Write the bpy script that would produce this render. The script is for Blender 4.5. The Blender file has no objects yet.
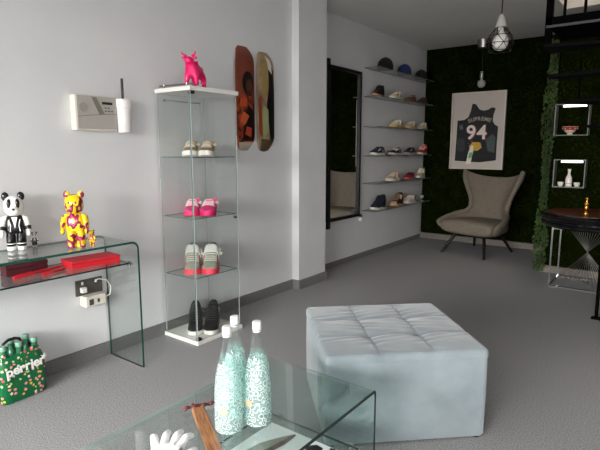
import bpy, bmesh, math, random
from mathutils import Vector, Matrix, Euler
random.seed(7)
SC = bpy.context.scene
COL = SC.collection
PI = math.pi

# ------------------------------------------------------------------ camera
FPX = 500.0
cam_d = bpy.data.cameras.new('camera')
cam = bpy.data.objects.new('camera', cam_d); COL.objects.link(cam)
cam_d.sensor_fit = 'HORIZONTAL'; cam_d.sensor_width = 36.0
cam_d.lens = FPX * 36.0 / 600.0
cam_d.clip_start = 0.02; cam_d.clip_end = 100
_p = math.atan((225 - 149.0) / FPX)
_a = math.atan((680 - 300) * math.cos(_p) / FPX)
cam.location = (0, 0, 1.255)
cam.rotation_euler = (PI/2 - _p, 0, _a)
SC.camera = cam

# ------------------------------------------------------------------ world, light, exposure
w = bpy.data.worlds.new('overcast_sky'); SC.world = w
w.use_nodes = True
bg = w.node_tree.nodes['Background']
bg.inputs[0].default_value = (0.92, 0.95, 1.0, 1); bg.inputs[1].default_value = 0.9

def area(name, loc, rot, sx, sy, watt, col):
    l = bpy.data.lights.new(name, 'AREA'); l.shape = 'RECTANGLE'; l.size = sx; l.size_y = sy
    l.energy = watt; l.color = col
    o = bpy.data.objects.new(name, l); COL.objects.link(o)
    o.location = loc; o.rotation_euler = rot
    return o
# daylight through the glazed shop front behind the camera
area('shop_front_daylight', (-1.0, -4.6, 3.1), (PI/2-.32, 0, 0), 5.4, 3.6, 3250, (1.0, 0.985, 0.96))
# lamp of the upper floor, in the stair shaft
area('upper_floor_lamp', (0.1, 4.8, 4.35), (0, 0, 0), 0.8, 0.8, 20, (1.0, 0.86, 0.72))

SC.view_settings.view_transform = 'Standard'
SC.view_settings.look = 'None'
SC.view_settings.gamma = 1.0
SC.view_settings.use_curve_mapping = False
SC.view_settings.exposure = 0.0
SC.cycles.transparent_max_bounces = 32

# ------------------------------------------------------------------ materials
def srgb(r, g, b):
    f = lambda c: (c/255/12.92) if c/255 <= .04045 else ((c/255+.055)/1.055)**2.4
    return (f(r), f(g), f(b), 1)

_mc = {}
def mat(name, col, rough=.5, metal=0, **kw):
    if name in _mc: return _mc[name]
    m = bpy.data.materials.new(name); m.use_nodes = True
    b = m.node_tree.nodes['Principled BSDF']
    b.inputs['Base Color'].default_value = col
    b.inputs['Roughness'].default_value = rough
    b.inputs['Metallic'].default_value = metal
    for k, v in kw.items(): b.inputs[k].default_value = v
    _mc[name] = m
    return m

def nodes(m): return m.node_tree.nodes, m.node_tree.links, m.node_tree.nodes['Principled BSDF']

def texco(m, scale, kind='Object'):
    n, l, b = nodes(m)
    t = n.new('ShaderNodeTexCoord'); mp = n.new('ShaderNodeMapping')
    l.new(t.outputs[kind], mp.inputs[0])
    mp.inputs['Scale'].default_value = scale if hasattr(scale, '__len__') else (scale,)*3
    return mp.outputs[0]

def noisy(name, c1, c2, scale, rough=.8, bump=0, detail=3, bscale=None, dist=.002, **kw):
    if name in _mc: return _mc[name]
    m = mat(name, c1, rough, **kw)
    n, l, b = nodes(m)
    co = texco(m, 1)
    nz = n.new('ShaderNodeTexNoise'); nz.inputs['Scale'].default_value = scale; nz.inputs['Detail'].default_value = detail
    l.new(co, nz.inputs['Vector'])
    r = n.new('ShaderNodeValToRGB'); r.color_ramp.elements[0].color = c1; r.color_ramp.elements[1].color = c2
    r.color_ramp.elements[0].position = .35; r.color_ramp.elements[1].position = .65
    l.new(nz.outputs[0], r.inputs[0]); l.new(r.outputs[0], b.inputs['Base Color'])
    if bump:
        n2 = n.new('ShaderNodeTexNoise'); n2.inputs['Scale'].default_value = bscale or scale*2; n2.inputs['Detail'].default_value = 2
        l.new(co, n2.inputs['Vector'])
        bp = n.new('ShaderNodeBump'); bp.inputs['Strength'].default_value = bump; bp.inputs['Distance'].default_value = dist
        l.new(n2.outputs[0], bp.inputs['Height']); l.new(bp.outputs[0], b.inputs['Normal'])
    return m

def thin_glass(name, tint, refl=.05, edge=.75, power=4.0, rough=0.0, haze=None, hazefac=0):
    if name in _mc: return _mc[name]
    m = bpy.data.materials.new(name); m.use_nodes = True
    n, l = m.node_tree.nodes, m.node_tree.links
    n.remove(n['Principled BSDF']); out = n['Material Output']
    tr = n.new('ShaderNodeBsdfTransparent'); tr.inputs[0].default_value = tint
    gl = n.new('ShaderNodeBsdfGlossy'); gl.inputs['Roughness'].default_value = rough
    lw = n.new('ShaderNodeLayerWeight'); lw.inputs[0].default_value = .5
    pw = n.new('ShaderNodeMath'); pw.operation = 'POWER'; pw.inputs[1].default_value = power
    l.new(lw.outputs['Facing'], pw.inputs[0])
    ma = n.new('ShaderNodeMath'); ma.operation = 'MULTIPLY_ADD'; ma.inputs[1].default_value = edge; ma.inputs[2].default_value = refl
    l.new(pw.outputs[0], ma.inputs[0])
    mx = n.new('ShaderNodeMixShader'); l.new(ma.outputs[0], mx.inputs[0])
    base = tr.outputs[0]
    if haze:
        df = n.new('ShaderNodeBsdfDiffuse'); df.inputs[0].default_value = haze
        h = n.new('ShaderNodeMixShader'); h.inputs[0].default_value = hazefac
        l.new(tr.outputs[0], h.inputs[1]); l.new(df.outputs[0], h.inputs[2]); base = h.outputs[0]
    l.new(base, mx.inputs[1]); l.new(gl.outputs[0], mx.inputs[2])
    l.new(mx.outputs[0], out.inputs[0])
    _mc[name] = m
    return m

def emit(name, col, s):
    m = mat(name, col, .5)
    n, l, b = nodes(m)
    b.inputs['Emission Color'].default_value = col; b.inputs['Emission Strength'].default_value = s
    return m

M_wall = noisy('wall_paint', srgb(222, 222, 222), srgb(218, 218, 219), 3, .75, bump=.05, bscale=300)
M_pillar = M_wall
M_ceil = noisy('ceiling_paint', srgb(232, 230, 226), srgb(228, 226, 222), 2, .85)
M_carpet = noisy('grey_carpet', srgb(118, 117, 118), srgb(172, 171, 172), 170, .95, bump=.7, bscale=420, dist=.004)
M_skirt = noisy('grey_skirting', srgb(112, 110, 110), srgb(122, 120, 120), 120, .9)
M_skirt2 = noisy('stone_skirting', srgb(112, 105, 97), srgb(126, 118, 110), 40, .8)
M_turf = noisy('artificial_turf', srgb(10, 14, 2), srgb(22, 30, 6), 60, .95, bump=.6, bscale=150, dist=.01)
M_leafd = noisy('turf_blade', srgb(14, 20, 3), srgb(36, 48, 11), 7, .9)
for _m in (M_turf, M_leafd): _m.node_tree.nodes['Principled BSDF'].inputs['Specular IOR Level'].default_value = 0
M_ivy = noisy('ivy_leaf', srgb(28, 48, 14), srgb(60, 86, 30), 9, .6)
M_glass = thin_glass('clear_table_glass', (.955, .982, .972, 1), .05, .62, 3.4)
M_cabglass = thin_glass('cabinet_glass', (.985, .993, .99, 1), .03, .55, 4)
M_coffee = thin_glass('coffee_table_glass', (.915, .965, .95, 1), .055, .75, 3.2)
M_gedge = mat('green_glass_edge', srgb(12, 40, 35), .15)
M_cedge = mat('pale_glass_edge', srgb(164, 174, 170), .2)
M_shelfglass = thin_glass('wall_shelf_glass', (.90, .925, .915, 1), .07, .5, 3.5)
M_sedge = mat('shelf_glass_edge', srgb(104, 110, 106), .3)
M_white = mat('white_laminate', srgb(232, 230, 224), .4)
M_cream = mat('cream_plastic', srgb(226, 220, 206), .45)
M_beige = mat('grey_beige_plastic', srgb(176, 170, 162), .5)
M_whitep = mat('white_plastic', srgb(240, 236, 232), .4)
M_black = mat('black_plastic', srgb(16, 16, 17), .4)
M_blackm = mat('black_metal', srgb(16, 16, 17), .45, .3)
M_chrome = mat('chrome', srgb(205, 203, 200), .18, 1)
M_steel = mat('brushed_steel', srgb(170, 168, 164), .35, 1)
M_dgrey = mat('dark_grey_metal', srgb(92, 88, 82), .45, .4)
M_mirror = mat('mirror_silver', (.86, .87, .86, 1), .01, 1)
M_pink = mat('hot_pink_gloss', srgb(232, 12, 104), .22)
M_gold = mat('gold', srgb(212, 152, 70), .25, 1)

# ------------------------------------------------------------------ mesh builder
class MB:
    def __init__(s): s.v = []; s.f = []; s.mi = []
    def add(s, vs, fs, mi=0):
        o = len(s.v); s.v += [tuple(p) for p in vs]
        for f in fs: s.f.append(tuple(i+o for i in f)); s.mi.append(mi)
        return s
    def box(s, x0, x1, y0, y1, z0, z1, mi=0, M=None):
        vs = [Vector(p) for p in ((x0,y0,z0),(x1,y0,z0),(x1,y1,z0),(x0,y1,z0),(x0,y0,z1),(x1,y0,z1),(x1,y1,z1),(x0,y1,z1))]
        if M: vs = [M @ p for p in vs]
        return s.add(vs, [(0,3,2,1),(4,5,6,7),(0,1,5,4),(1,2,6,5),(2,3,7,6),(3,0,4,7)], mi)
    def slab(s, x0, x1, y0, y1, z0, z1):           # glass slab: index 1 on the narrow faces
        d = [x1-x0, y1-y0, z1-z0]; k = d.index(min(d))
        n0 = len(s.mi); s.box(x0, x1, y0, y1, z0, z1)
        ax = [2,2,1,0,1,0]
        for i in range(6): s.mi[n0+i] = 0 if ax[i] == k else 1
        return s
    def rings(s, rs, cap=True, closed=True, mi=0):
        n = len(rs[0]); vs = [p for r in rs for p in r]; fs = []
        for i in range(len(rs)-1):
            for j in range(n if closed else n-1):
                a = i*n+j; b = i*n+(j+1) % n
                fs.append((a, b, b+n, a+n))
        if cap:
            fs.append(tuple(range(n))[::-1]); fs.append(tuple((len(rs)-1)*n+j for j in range(n)))
        return s.add(vs, fs, mi)
    def lathe(s, prof, n=24, c=(0,0,0), mi=0, cap=True):
        rs = [[(c[0]+r*math.cos(2*PI*j/n), c[1]+r*math.sin(2*PI*j/n), c[2]+z) for j in range(n)] for r, z in prof]
        return s.rings(rs, cap, True, mi)
    def tube(s, pts, r, n=8, mi=0, cap=True):
        pts = [Vector(p) for p in pts]; rs = []
        N = len(pts); up = None
        for i, p in enumerate(pts):
            t = (pts[min(i+1, N-1)] - pts[max(i-1, 0)]).normalized()
            if up is None: up = Vector((0,0,1)) if abs(t.z) < .9 else Vector((1,0,0))
            a = t.cross(up).normalized(); b = a.cross(t).normalized(); up = b
            rr = r[i] if hasattr(r, '__len__') else r
            rs.append([p + a*rr*math.cos(2*PI*j/n) + b*rr*math.sin(2*PI*j/n) for j in range(n)])
        return s.rings(rs, cap, True, mi)
    def ball(s, c, r, n=16, m=10, mi=0, e=1.0):
        if not hasattr(r, '__len__'): r = (r,)*3
        sg = lambda v: math.copysign(abs(v)**e, v)
        rs = []
        for i in range(m+1):
            t = -PI/2 + PI*i/m; t = max(min(t, PI/2-.02), -PI/2+.02)
            rs.append([(c[0]+r[0]*sg(math.cos(t))*sg(math.cos(2*PI*j/n)), c[1]+r[1]*sg(math.cos(t))*sg(math.sin(2*PI*j/n)), c[2]+r[2]*sg(math.sin(t))) for j in range(n)])
        return s.rings(rs, True, True, mi)
    def prism(s, poly, M, t, mi=0):                # poly in local xy, extruded along +z by t, then M
        n = len(poly)
        vs = [M @ Vector((x, y, 0)) for x, y in poly] + [M @ Vector((x, y, t)) for x, y in poly]
        fs = [tuple(range(n))[::-1], tuple(range(n, 2*n))] + [(i, (i+1) % n, n+(i+1) % n, n+i) for i in range(n)]
        return s.add(vs, fs, mi)
    def build(s, name, m=None, parent=None, smooth=None, bevel=0, seg=2, sub=0, kind=None):
        me = bpy.data.meshes.new(name); me.from_pydata(s.v, [], s.f); 
        ms = m if isinstance(m, (list, tuple)) else [m]
        for x in ms: me.materials.append(x)
        me.polygons.foreach_set('material_index', s.mi)
        bm = bmesh.new(); bm.from_mesh(me); bmesh.ops.recalc_face_normals(bm, faces=bm.faces); bm.to_mesh(me); bm.free()
        if smooth:
            me.polygons.foreach_set('use_smooth', [True]*len(me.polygons))
            if smooth is not True: me.set_sharp_from_angle(angle=math.radians(smooth))
        o = bpy.data.objects.new(name, me); COL.objects.link(o)
        if parent: o.parent = parent
        if bevel:
            b = o.modifiers.new('bevel', 'BEVEL'); b.width = bevel; b.segments = seg; b.limit_method = 'ANGLE'; b.angle_limit = math.radians(40)
        if sub:
            b = o.modifiers.new('subsurf', 'SUBSURF'); b.levels = sub; b.render_levels = sub
        if kind: o['kind'] = kind
        return o

def tag(o, label, cat, group=None, kind=None):
    o['label'] = label; o['category'] = cat
    if group: o['group'] = group
    if kind: o['kind'] = kind
    return o
def thing(name, label, cat, loc=(0,0,0), rz=0, group=None, s=1):
    o = bpy.data.objects.new(name, None); COL.objects.link(o)
    o.empty_display_size = .05
    o.location = loc; o.rotation_euler = (0, 0, rz); o.scale = (s, s, s)
    return tag(o, label, cat, group)
def struct(mb, name, m, **kw): return mb.build(name, m, kind='structure', **kw)
def copy_tree(o, parent=None):
    c = o.copy(); COL.objects.link(c)
    if parent: c.parent = parent
    for ch in list(o.children): copy_tree(ch, c)
    return c
def skin(name, verts, edges, radii, m, parent=None, sub=2, root=0):
    me = bpy.data.meshes.new(name); me.from_pydata(verts, edges, [])
    me.materials.append(m)
    bm = bmesh.new(); bm.from_mesh(me)
    ly = bm.verts.layers.skin.verify(); bm.verts.ensure_lookup_table()
    for v, r in zip(bm.verts, radii):
        v[ly].radius = (r, r) if not hasattr(r, '__len__') else r
        v[ly].use_root = (v.index == root)
    bm.to_mesh(me); bm.free()
    o = bpy.data.objects.new(name, me); COL.objects.link(o)
    if parent: o.parent = parent
    sk = o.modifiers.new('skin', 'SKIN'); sk.use_smooth_shade = True
    sb = o.modifiers.new('subsurf', 'SUBSURF'); sb.levels = sub; sb.render_levels = sub
    return o
def text_mesh(txt, size, ext=.001, arc=0, space=1.0):
    """letters as one MB in local xy (facing +z), centred on x"""
    out = MB(); dg = None
    ws = []
    for ch in txt:
        cu = bpy.data.curves.new('letter', 'FONT'); cu.body = ch; cu.size = size; cu.extrude = ext; cu.offset = size*.02
        o = bpy.data.objects.new('letter', cu); COL.objects.link(o)
        dg = bpy.context.evaluated_depsgraph_get()
        me = bpy.data.meshes.new_from_object(o.evaluated_get(dg))
        vs = [v.co.copy() for v in me.vertices]; fs = [tuple(p.vertices) for p in me.polygons]
        x0 = min(v.x for v in vs); x1 = max(v.x for v in vs)
        ws.append((vs, fs, x0, x1))
        bpy.data.objects.remove(o); bpy.data.curves.remove(cu); bpy.data.meshes.remove(me)
    gap = size*.07*space
    tot = sum(x1-x0 for _, _, x0, x1 in ws) + gap*(len(ws)-1)
    x = -tot/2
    for vs, fs, x0, x1 in ws:
        cx = x + (x1-x0)/2
        a = -arc*cx/(tot/2) if arc else 0
        dy = -abs(cx)**2/(tot/2)*math.tan(arc)/2 if arc else 0
        R = Matrix.Translation((cx, dy, 0)) @ Matrix.Rotation(a, 4, 'Z') @ Matrix.Translation((-(x0+x1)/2, 0, 0))
        out.add([R @ v for v in vs], fs)
        x += (x1-x0) + gap
    return out
def xform(mb, M):
    mb.v = [tuple(M @ Vector(p)) for p in mb.v]; return mb
FACE_X = Matrix(((0,0,1,0),(1,0,0,0),(0,1,0,0),(0,0,0,1)))   # local x->world y, local y->world z, local z->world x
FACE_NY = Matrix(((1,0,0,0),(0,0,-1,0),(0,1,0,0),(0,0,0,1))) # local y->world z, local z->world -y

def interp(tab, s):
    for (a, va), (b, vb) in zip(tab, tab[1:]):
        if s <= b:
            t = (s-a)/(b-a) if b > a else 0
            t = max(0, min(1, t))
            return va + (vb-va)*t
    return tab[-1][1]

# ------------------------------------------------------------------ room shell
WX = -2.72; RX = -2.883; BY = 6.742; CZ = 2.59; XR = 2.5; YF = -2.6
PY0, PY1, PX = 3.505, 3.925, -2.645
struct(MB().box(-3.1, XR+.2, YF-.2, BY+.2, -.1, 0), 'floor', M_carpet)
struct(MB().box(-3.1, WX, YF-.2, PY0, 0, CZ), 'wall_left', M_wall)
struct(MB().box(-3.1, RX, PY1, BY+.2, 0, CZ), 'wall_left_recess', M_wall)
struct(MB().box(-3.1, PX, PY0, PY1, 0, CZ), 'pillar', M_pillar)
struct(MB().box(RX, XR+.2, BY, BY+.2, 0, CZ), 'wall_back', M_turf)
struct(MB().box(XR, XR+.2, YF-.2, BY, 0, CZ), 'wall_right', M_wall)
# ceiling with the stair opening
HX0, HX1, HY0, HY1 = -1.0, .75, 4.05, 5.6
c = MB()
c.box(-3.1, HX0, YF-.2, BY+.2, CZ, CZ+.12); c.box(HX1, XR+.2, YF-.2, BY+.2, CZ, CZ+.12)
c.box(HX0, HX1, YF-.2, HY0, CZ, CZ+.12); c.box(HX0, HX1, HY1, BY+.2, CZ, CZ+.12)
struct(c, 'ceiling', M_ceil)
c = MB()
c.box(HX0-.4, HX1+.4, HY1+.35, HY1+.45, CZ+.12, 4.6); c.box(HX0-.4, HX1+.4, HY0-.45, HY0-.35, CZ+.12, 4.6)
c.box(HX0-.5, HX0-.4, HY0-.45, HY1+.45, CZ+.12, 4.6); c.box(HX1+.4, HX1+.5, HY0-.45, HY1+.45, CZ+.12, 4.6)
struct(c, 'wall_upper', mat('upper_wall_paint', srgb(226, 212, 200), .8))
struct(MB().box(HX0-.5, HX1+.5, HY0-.5, HY1+.5, 4.6, 4.7), 'ceiling_upper', M_ceil)
# front wall with the glazed shop front opening
c = MB(); c.box(-3.1, WX, YF-.2, YF, 0, CZ); c.box(2.45, XR+.2, YF-.2, YF, 0, CZ)
c.box(WX, 2.45, YF-.2, YF, 1.89, CZ); c.box(WX, 2.45, YF-.2, YF, 0, .25)
struct(c, 'wall_front', M_wall)
fr = MB()
for x in (WX, -1.0, .7, 2.39): fr.box(x, x+.06, YF-.13, YF-.07, .25, 1.89)
fr.box(WX, 2.45, YF-.13, YF-.07, .25, .31); fr.box(WX, 2.45, YF-.13, YF-.07, 1.83, 1.89)
wf = struct(fr, 'window_1', M_blackm)
# skirting
BH = .082; BT = .014
struct(MB().box(WX, WX+BT, YF, PY0, 0, BH), 'baseboard_left', M_skirt)
c = MB(); c.box(PX, PX+BT, PY0-BT, PY1+BT, 0, BH); c.box(WX+BT, PX, PY0-BT, PY0, 0, BH); c.box(RX, PX, PY1, PY1+BT, 0, BH)
struct(c, 'baseboard_pillar', M_skirt)
struct(MB().box(RX, RX+BT, PY1+BT, BY, 0, .055), 'baseboard_left_recess', M_skirt)
struct(MB().box(RX+BT, XR, BY-.045, BY, 0, .075), 'baseboard_back', M_skirt2)
# projecting turf-clad block on the right
KX, KY, KZ = -1.06, 5.567, 2.37
struct(MB().box(KX, XR, KY, BY, 0, KZ), 'wall_block', M_turf)
struct(MB().box(KX, XR, KY-.03, KY, 0, .07), 'baseboard_block', M_skirt2)

def turf(name, label, x0, x1, z0, z1, y, n):
    y -= .003; mb = MB(); mb.box(x0, x1, y-.012, y, z0, z1)
    for i in range(n):
        px = random.uniform(x0+.02, x1-.02); pz = random.uniform(z0+.03, z1-.03)
        a = random.uniform(0, 2*PI); L = random.uniform(.02, .045); w_ = random.uniform(.003, .006)
        d = Vector((math.cos(a)*L, -random.uniform(.012, .04), math.sin(a)*L))
        s = Vector((-math.sin(a)*w_, 0, math.cos(a)*w_)); p = Vector((px, y-.012, pz))
        mb.add([p-s, p+s, p+d*.6+s*.8+Vector((0,-.004,0)), p+d], [(0,1,2,3)], 1)
    o = mb.build(name, [M_turf, M_leafd]); tag(o, label, 'artificial turf', kind='stuff'); return o
turf('artificial_turf_panel', 'dark green artificial turf panel behind the grey armchair and framed jersey', RX, KX-.0, .08, 2.585, BY, 9000)
turf('artificial_turf_panel', 'dark green artificial turf panel behind the round table, around the two lit niches', KX+.001, .9, .08, KZ, KY, 6500)

# ------------------------------------------------------------------ ivy column
ivy = thing('ivy_garland', 'tall strip of hanging green ivy at the turf wall corner left of the niches', 'ivy', (-1.055, KY-.03, 0))
mb = MB(); lf = MB()
for k in range(5):
    x = -.035+.0175*k
    mb.tube([(x+random.uniform(-.012,.012), -.012+random.uniform(-.006,.006), z*.12+.01) for z in range(20)], .003, 5)
for i in range(1700):
    z = random.uniform(.02, 2.3); a = random.uniform(-.9, .9)*PI/2; wd = .05 + .02*math.sin(z*5)
    p = Vector((random.uniform(-wd, wd), -.02-random.uniform(0, .05), z)); L = random.uniform(.012, .024)
    R = Euler((random.uniform(-.9, .4), random.uniform(-.7, .7), random.uniform(-PI, PI)*.4)).to_matrix()
    vs = [p + R @ Vector(q) for q in ((0,0,L*.6),(-L*.6,0,.1*L),(-L*.25,-.003,-L*.3),(0,0,-L),(L*.25,-.003,-L*.3),(L*.6,0,.1*L))]
    lf.add(vs, [(0,1,2,3),(0,3,4,5)])
mb.build('vine', mat('vine_stem', srgb(60, 70, 30), .8), ivy)
lf.build('foliage', M_ivy, ivy, kind='stuff')

# ------------------------------------------------------------------ glass console table & coffee table
def waterfall(root, x0, x1, y0, y1, h, r, t, name='glass_body', far=None, gm=None, em=None):
    """bent-glass table: profile in the y-z plane, extruded along x"""
    N = 8; out = []; inn = []
    out.append((y0, 0)); inn.append((y0+t, 0))
    for i in range(N+1):
        a = PI - PI/2*i/N
        out.append((y0+r+r*math.cos(a), h-r+r*math.sin(a))); inn.append((y0+r+(r-t)*math.cos(a), h-r+(r-t)*math.sin(a)))
    for i in range(N+1):
        a = PI/2 - PI/2*i/N
        out.append((y1-r+r*math.cos(a), h-r+r*math.sin(a))); inn.append((y1-r+(r-t)*math.cos(a), h-r+(r-t)*math.sin(a)))
    out.append((y1, 0)); inn.append((y1-t, 0))
    n = len(out); mb = MB()
    vs = [(x0, *p) for p in out] + [(x0, *p) for p in inn] + [(x1, *p) for p in out] + [(x1, *p) for p in inn]
    gl = []; ed = []
    for i in range(n-1):
        gl.append((i, i+1, 2*n+i+1, 2*n+i)); gl.append((n+i, 3*n+i, 3*n+i+1, n+i+1))
        ed.append((i, n+i, n+i+1, i+1)); ed.append((2*n+i, 2*n+i+1, 3*n+i+1, 3*n+i))
    for i in (0, n-1): ed.append((i, 2*n+i, 3*n+i, n+i))
    mb.add(vs, gl, 0); o = len(mb.v)-len(vs)
    for f in ed: mb.f.append(f); mb.mi.append(2 if far and max(f) < 2*n else 1)
    return mb.build(name, [gm or M_glass, em or M_gedge] + ([far] if far else []), root, smooth=35)
def shelf_pins(root, xs, y0, y1, z):
    for y, s in ((y0, 1), (y1, -1)):
        for x in xs:
            m = MB(); m.tube([(x, y, z-.002), (x, y+s*.034, z-.002)], .007, 10); m.tube([(x, y+s*.02, z-.014), (x, y+s*.02, z+.016)], .009, 10)
            m.build('shelf_pin', M_chrome, root, smooth=40)

con = thing('console_table', 'clear bent-glass console table against the left wall under two bear figures', 'table', (-2.55, 1.0, 0))
waterfall(con, -.155, .172, -.55, .66, .748, .045, .012, em=mat('console_glass_edge', srgb(22, 76, 64), .15))
for x in (-.10, .13):
    pass
sh = MB().slab(-.14, .155, -.50, .61, .622, .630).build('shelf', [thin_glass('frosted_glass', (.9, .94, .93, 1), .14, .7, 2.5), M_gedge], con)
shelf_pins(con, (-.1, .12), -.538, .648, .612)

cof = thing('coffee_table', 'low clear bent-glass coffee table with bottles on top in the foreground', 'table', (-1.05, .9, 0))
waterfall(cof, -.25, .255, -.75, .615, .403, .020, .013, far=mat('painted_refraction_edge', srgb(176, 188, 182), .2), gm=M_coffee)  # left edge coloured pale to stand in for bright refraction through the glass
MB().slab(-.215, .215, -.70, .565, .172, .180).build('shelf', [M_glass, M_gedge], cof)
shelf_pins(cof, (-.17, .17), -.738, .602, .162)

# ------------------------------------------------------------------ shoes
HW = [(0,.014),(.04,.026),(.15,.035),(.35,.035),(.6,.044),(.78,.045),(.9,.036),(.97,.022),(1,.008)]
LOWH = [(0,.078),(.06,.088),(.12,.080),(.28,.070),(.38,.092),(.44,.098),(.5,.084),(.7,.060),(.85,.050),(.95,.042),(1,.032)]
HIGHH = [(0,.135),(.05,.152),(.15,.150),(.3,.146),(.4,.150),(.46,.128),(.55,.098),(.7,.070),(.85,.054),(.95,.044),(1,.034)]
RUNH = [(0,.082),(.06,.094),(.12,.086),(.28,.082),(.38,.104),(.44,.106),(.5,.082),(.7,.064),(.85,.052),(.95,.040),(1,.030)]
def shoe_pt(tab, s, th, off=0):
    hw = interp(HW, s)+off+(.007*max(0, 1-abs(s-.28)/.3) if tab is HIGHH else 0); h = interp(tab, s)+off; z0 = .018
    e = .62 if tab is not HIGHH else .5
    cy = math.copysign(abs(math.cos(th))**e, math.cos(th)); sz = max(0, math.sin(th))**e
    nar = 1-(.24 if tab is not HIGHH else .08)*sz*(1-min(1, max(0, (s-.3)/.4))) if s < .7 else 1
    return Vector((-.14+.285*s + (off if s > .9 else 0), hw*cy*nar, z0+(h-z0)*sz + .012*max(0, s-.8)))
def patch(tab, s0, s1, t0, t1, off, ns=6, nt=8, slant=0):
    rs = []
    for i in range(ns+1):
        s = s0+(s1-s0)*i/ns
        rs.append([shoe_pt(tab, min(1, max(0, s)), (t0+(t1-t0)*j/nt + slant*i/ns)*PI, off) for j in range(nt+1)])
    return rs
def shoe(name, label, tab, cols, loc=(0,0,0), rz=0, group=None, s=1, strap=False, chunky=0):
    up, sole, lin, lace, ov, heel, stripe = [mat('shoe_%02x%02x%02x' % tuple(int(x) for x in c_), srgb(*c_), .55) for c_ in cols]
    t = thing(name, label, 'shoe', loc, rz, group, s)
    m = MB(); rs = []
    for i in range(17):
        q = i/16; hw = interp(HW, q)+.005+chunky*.4; x = -.143+.294*q; lift = .016*max(0, q-.75)/.25*.8
        zt = .024+.008*(1-q)+chunky + lift
        rs.append([(x, -hw*.93, lift), (x, hw*.93, lift), (x, hw, zt*.6+lift*.3), (x, hw*.97, zt), (x, -hw*.97, zt), (x, -hw, zt*.6+lift*.3)])
    m.rings(rs).build('sole', sole, t, smooth=50)
    m = MB(); rs = patch(tab, 0, 1, 0, 1, 0, 20, 14); m.rings(rs, True, False).build('upper', up, t, smooth=60)
    MB().rings(patch(tab, .05, .37, .33, .67, .0012, 8, 6), False, False).build('lining', lin, t, smooth=True)
    # tongue
    m = MB(); a = shoe_pt(tab, .41, .5)
    hh = .03 if tab is not HIGHH else .024
    m.box(-.005, .005, -.019, .019, -.03, hh, M=Matrix.Translation(a) @ Matrix.Rotation(-.35, 4, 'Y')); m.build('tongue', ov, t, bevel=.003)
    m = MB()
    for q in ((.46,.51,.56,.61,.66) if tab is not HIGHH else (.42,.47,.52,.57,.62,.67)):
        p = [shoe_pt(tab, q+.012*math.cos(k), th*PI, .002) for k, th in ((0,.26),(1,.34),(1,.42),(1,.5),(1,.58),(1,.66),(0,.74))]
        m.tube(p, .0024, 6)
    for sy in (-1, 1):
        b = shoe_pt(tab, .45, .5, .008); m.tube([b, b+Vector((.008, sy*.012, .008)), b+Vector((.012, sy*.024, .002)), b+Vector((.02, sy*.018, -.004)), b+Vector((.004, 0, 0))], .0028, 6)
    m.build('laces', lace, t, smooth=True)
    MB().rings(patch(tab, .78, 1, .0, 1, .0018, 8, 14), False, False).build('toe_cap', ov, t, smooth=True)
    MB().rings(patch(tab, 0, .14, .0, 1, .0018, 5, 14), False, False).build('heel_counter', heel, t, smooth=True)
    m = MB()
    for f in (0, 1):
        r = patch(tab, .22, .70, .08, .20, .002, 10, 3, slant=.10)
        if f: r = [[Vector((p.x, -p.y, p.z)) for p in rr] for rr in r]
        m.rings(r, False, False)
    m.build('side_stripe', stripe, t, smooth=True)
    if strap:
        m = MB(); m.rings(patch(tab, .36, .52, .06, .94, .010, 5, 16), False, False)
        o = m.build('strap', mat('strap_grey_white', srgb(222, 222, 214), .5), t, smooth=True)
        sd = o.modifiers.new('solid', 'SOLIDIFY'); sd.thickness = .004
    return t
def pair(names, labels, tab, cols, c, z, ang, sep, group, s=1, **kw):
    d = Vector((-math.sin(ang), math.cos(ang), 0))
    a = shoe(names, labels[0], tab, cols, (c[0]-d.x*sep/2, c[1]-d.y*sep/2, z), ang+.05, group, s, **kw)
    b = copy_tree(a); b.location = (c[0]+d.x*sep/2, c[1]+d.y*sep/2, z); b.rotation_euler = (0, 0, ang-.05); b['label'] = labels[1]

# ------------------------------------------------------------------ display cabinet
CX0, CX1, CY0, CY1, CH = -2.700, -2.365, 2.055, 2.470, 1.63
cab = thing('display_cabinet', 'tall narrow glass display cabinet with white top and base against left wall', 'cabinet', ((CX0+CX1)/2, (CY0+CY1)/2, 0))
hx, hy = (CX1-CX0)/2, (CY1-CY0)/2
MB().box(-hx, hx, -hy, hy, 0, .026).build('base', M_white, cab, bevel=.002)
MB().box(-hx, hx, -hy, hy, CH-.026, CH).build('top', M_white, cab, bevel=.002)
g = .012
def pane(x0, x1, y0, y1, nm='glass_panel'): return MB().slab(x0, x1, y0, y1, .0265, CH-.0265).build(nm, [M_cabglass, M_cedge], cab)
pane(-hx+g, hx-g-.006, -hy+g, -hy+g+.005)
pane(-hx+g, hx-g-.006, hy-g-.005, hy-g)
pane(-hx+g-.006, -hx+g-.001, -hy+g, hy-g)
dr = pane(hx-g-.005, hx-g, -hy+g+.001, hy-g-.001, 'glass_door')
m = MB(); m.tube([(hx-g+.0005, hy-.05, .80), (hx-g+.016, hy-.05, .80)], .009, 12); m.build('knob', M_chrome, dr, smooth=40)
for y_ in (-hy+g-.004, hy-g-.002):
    m = MB(); m.box(hx-g-.010, hx-g-.0055, y_, y_+.006, .0265, CH-.0265); m.build('corner_strip', mat('grey_seal', srgb(116, 130, 126), .3, .3), cab)
for z_ in (.0275, CH-.045):
    m = MB(); m.box(hx-.035, hx-.004, -hy+.014, -hy+.040, z_, z_+.016); m.build('hinge', M_black, cab)
SZ = (.437, .822, 1.205)
for z_ in SZ:
    MB().slab(-hx+.018, hx-.025, -hy+.02, hy-.02, z_-.005, z_).build('shelf', [thin_glass('cabinet_shelf_glass', (.975,.985,.98,1), .03, .16, 4), mat('cabinet_shelf_edge', srgb(78, 100, 96), .2)], cab)
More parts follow.
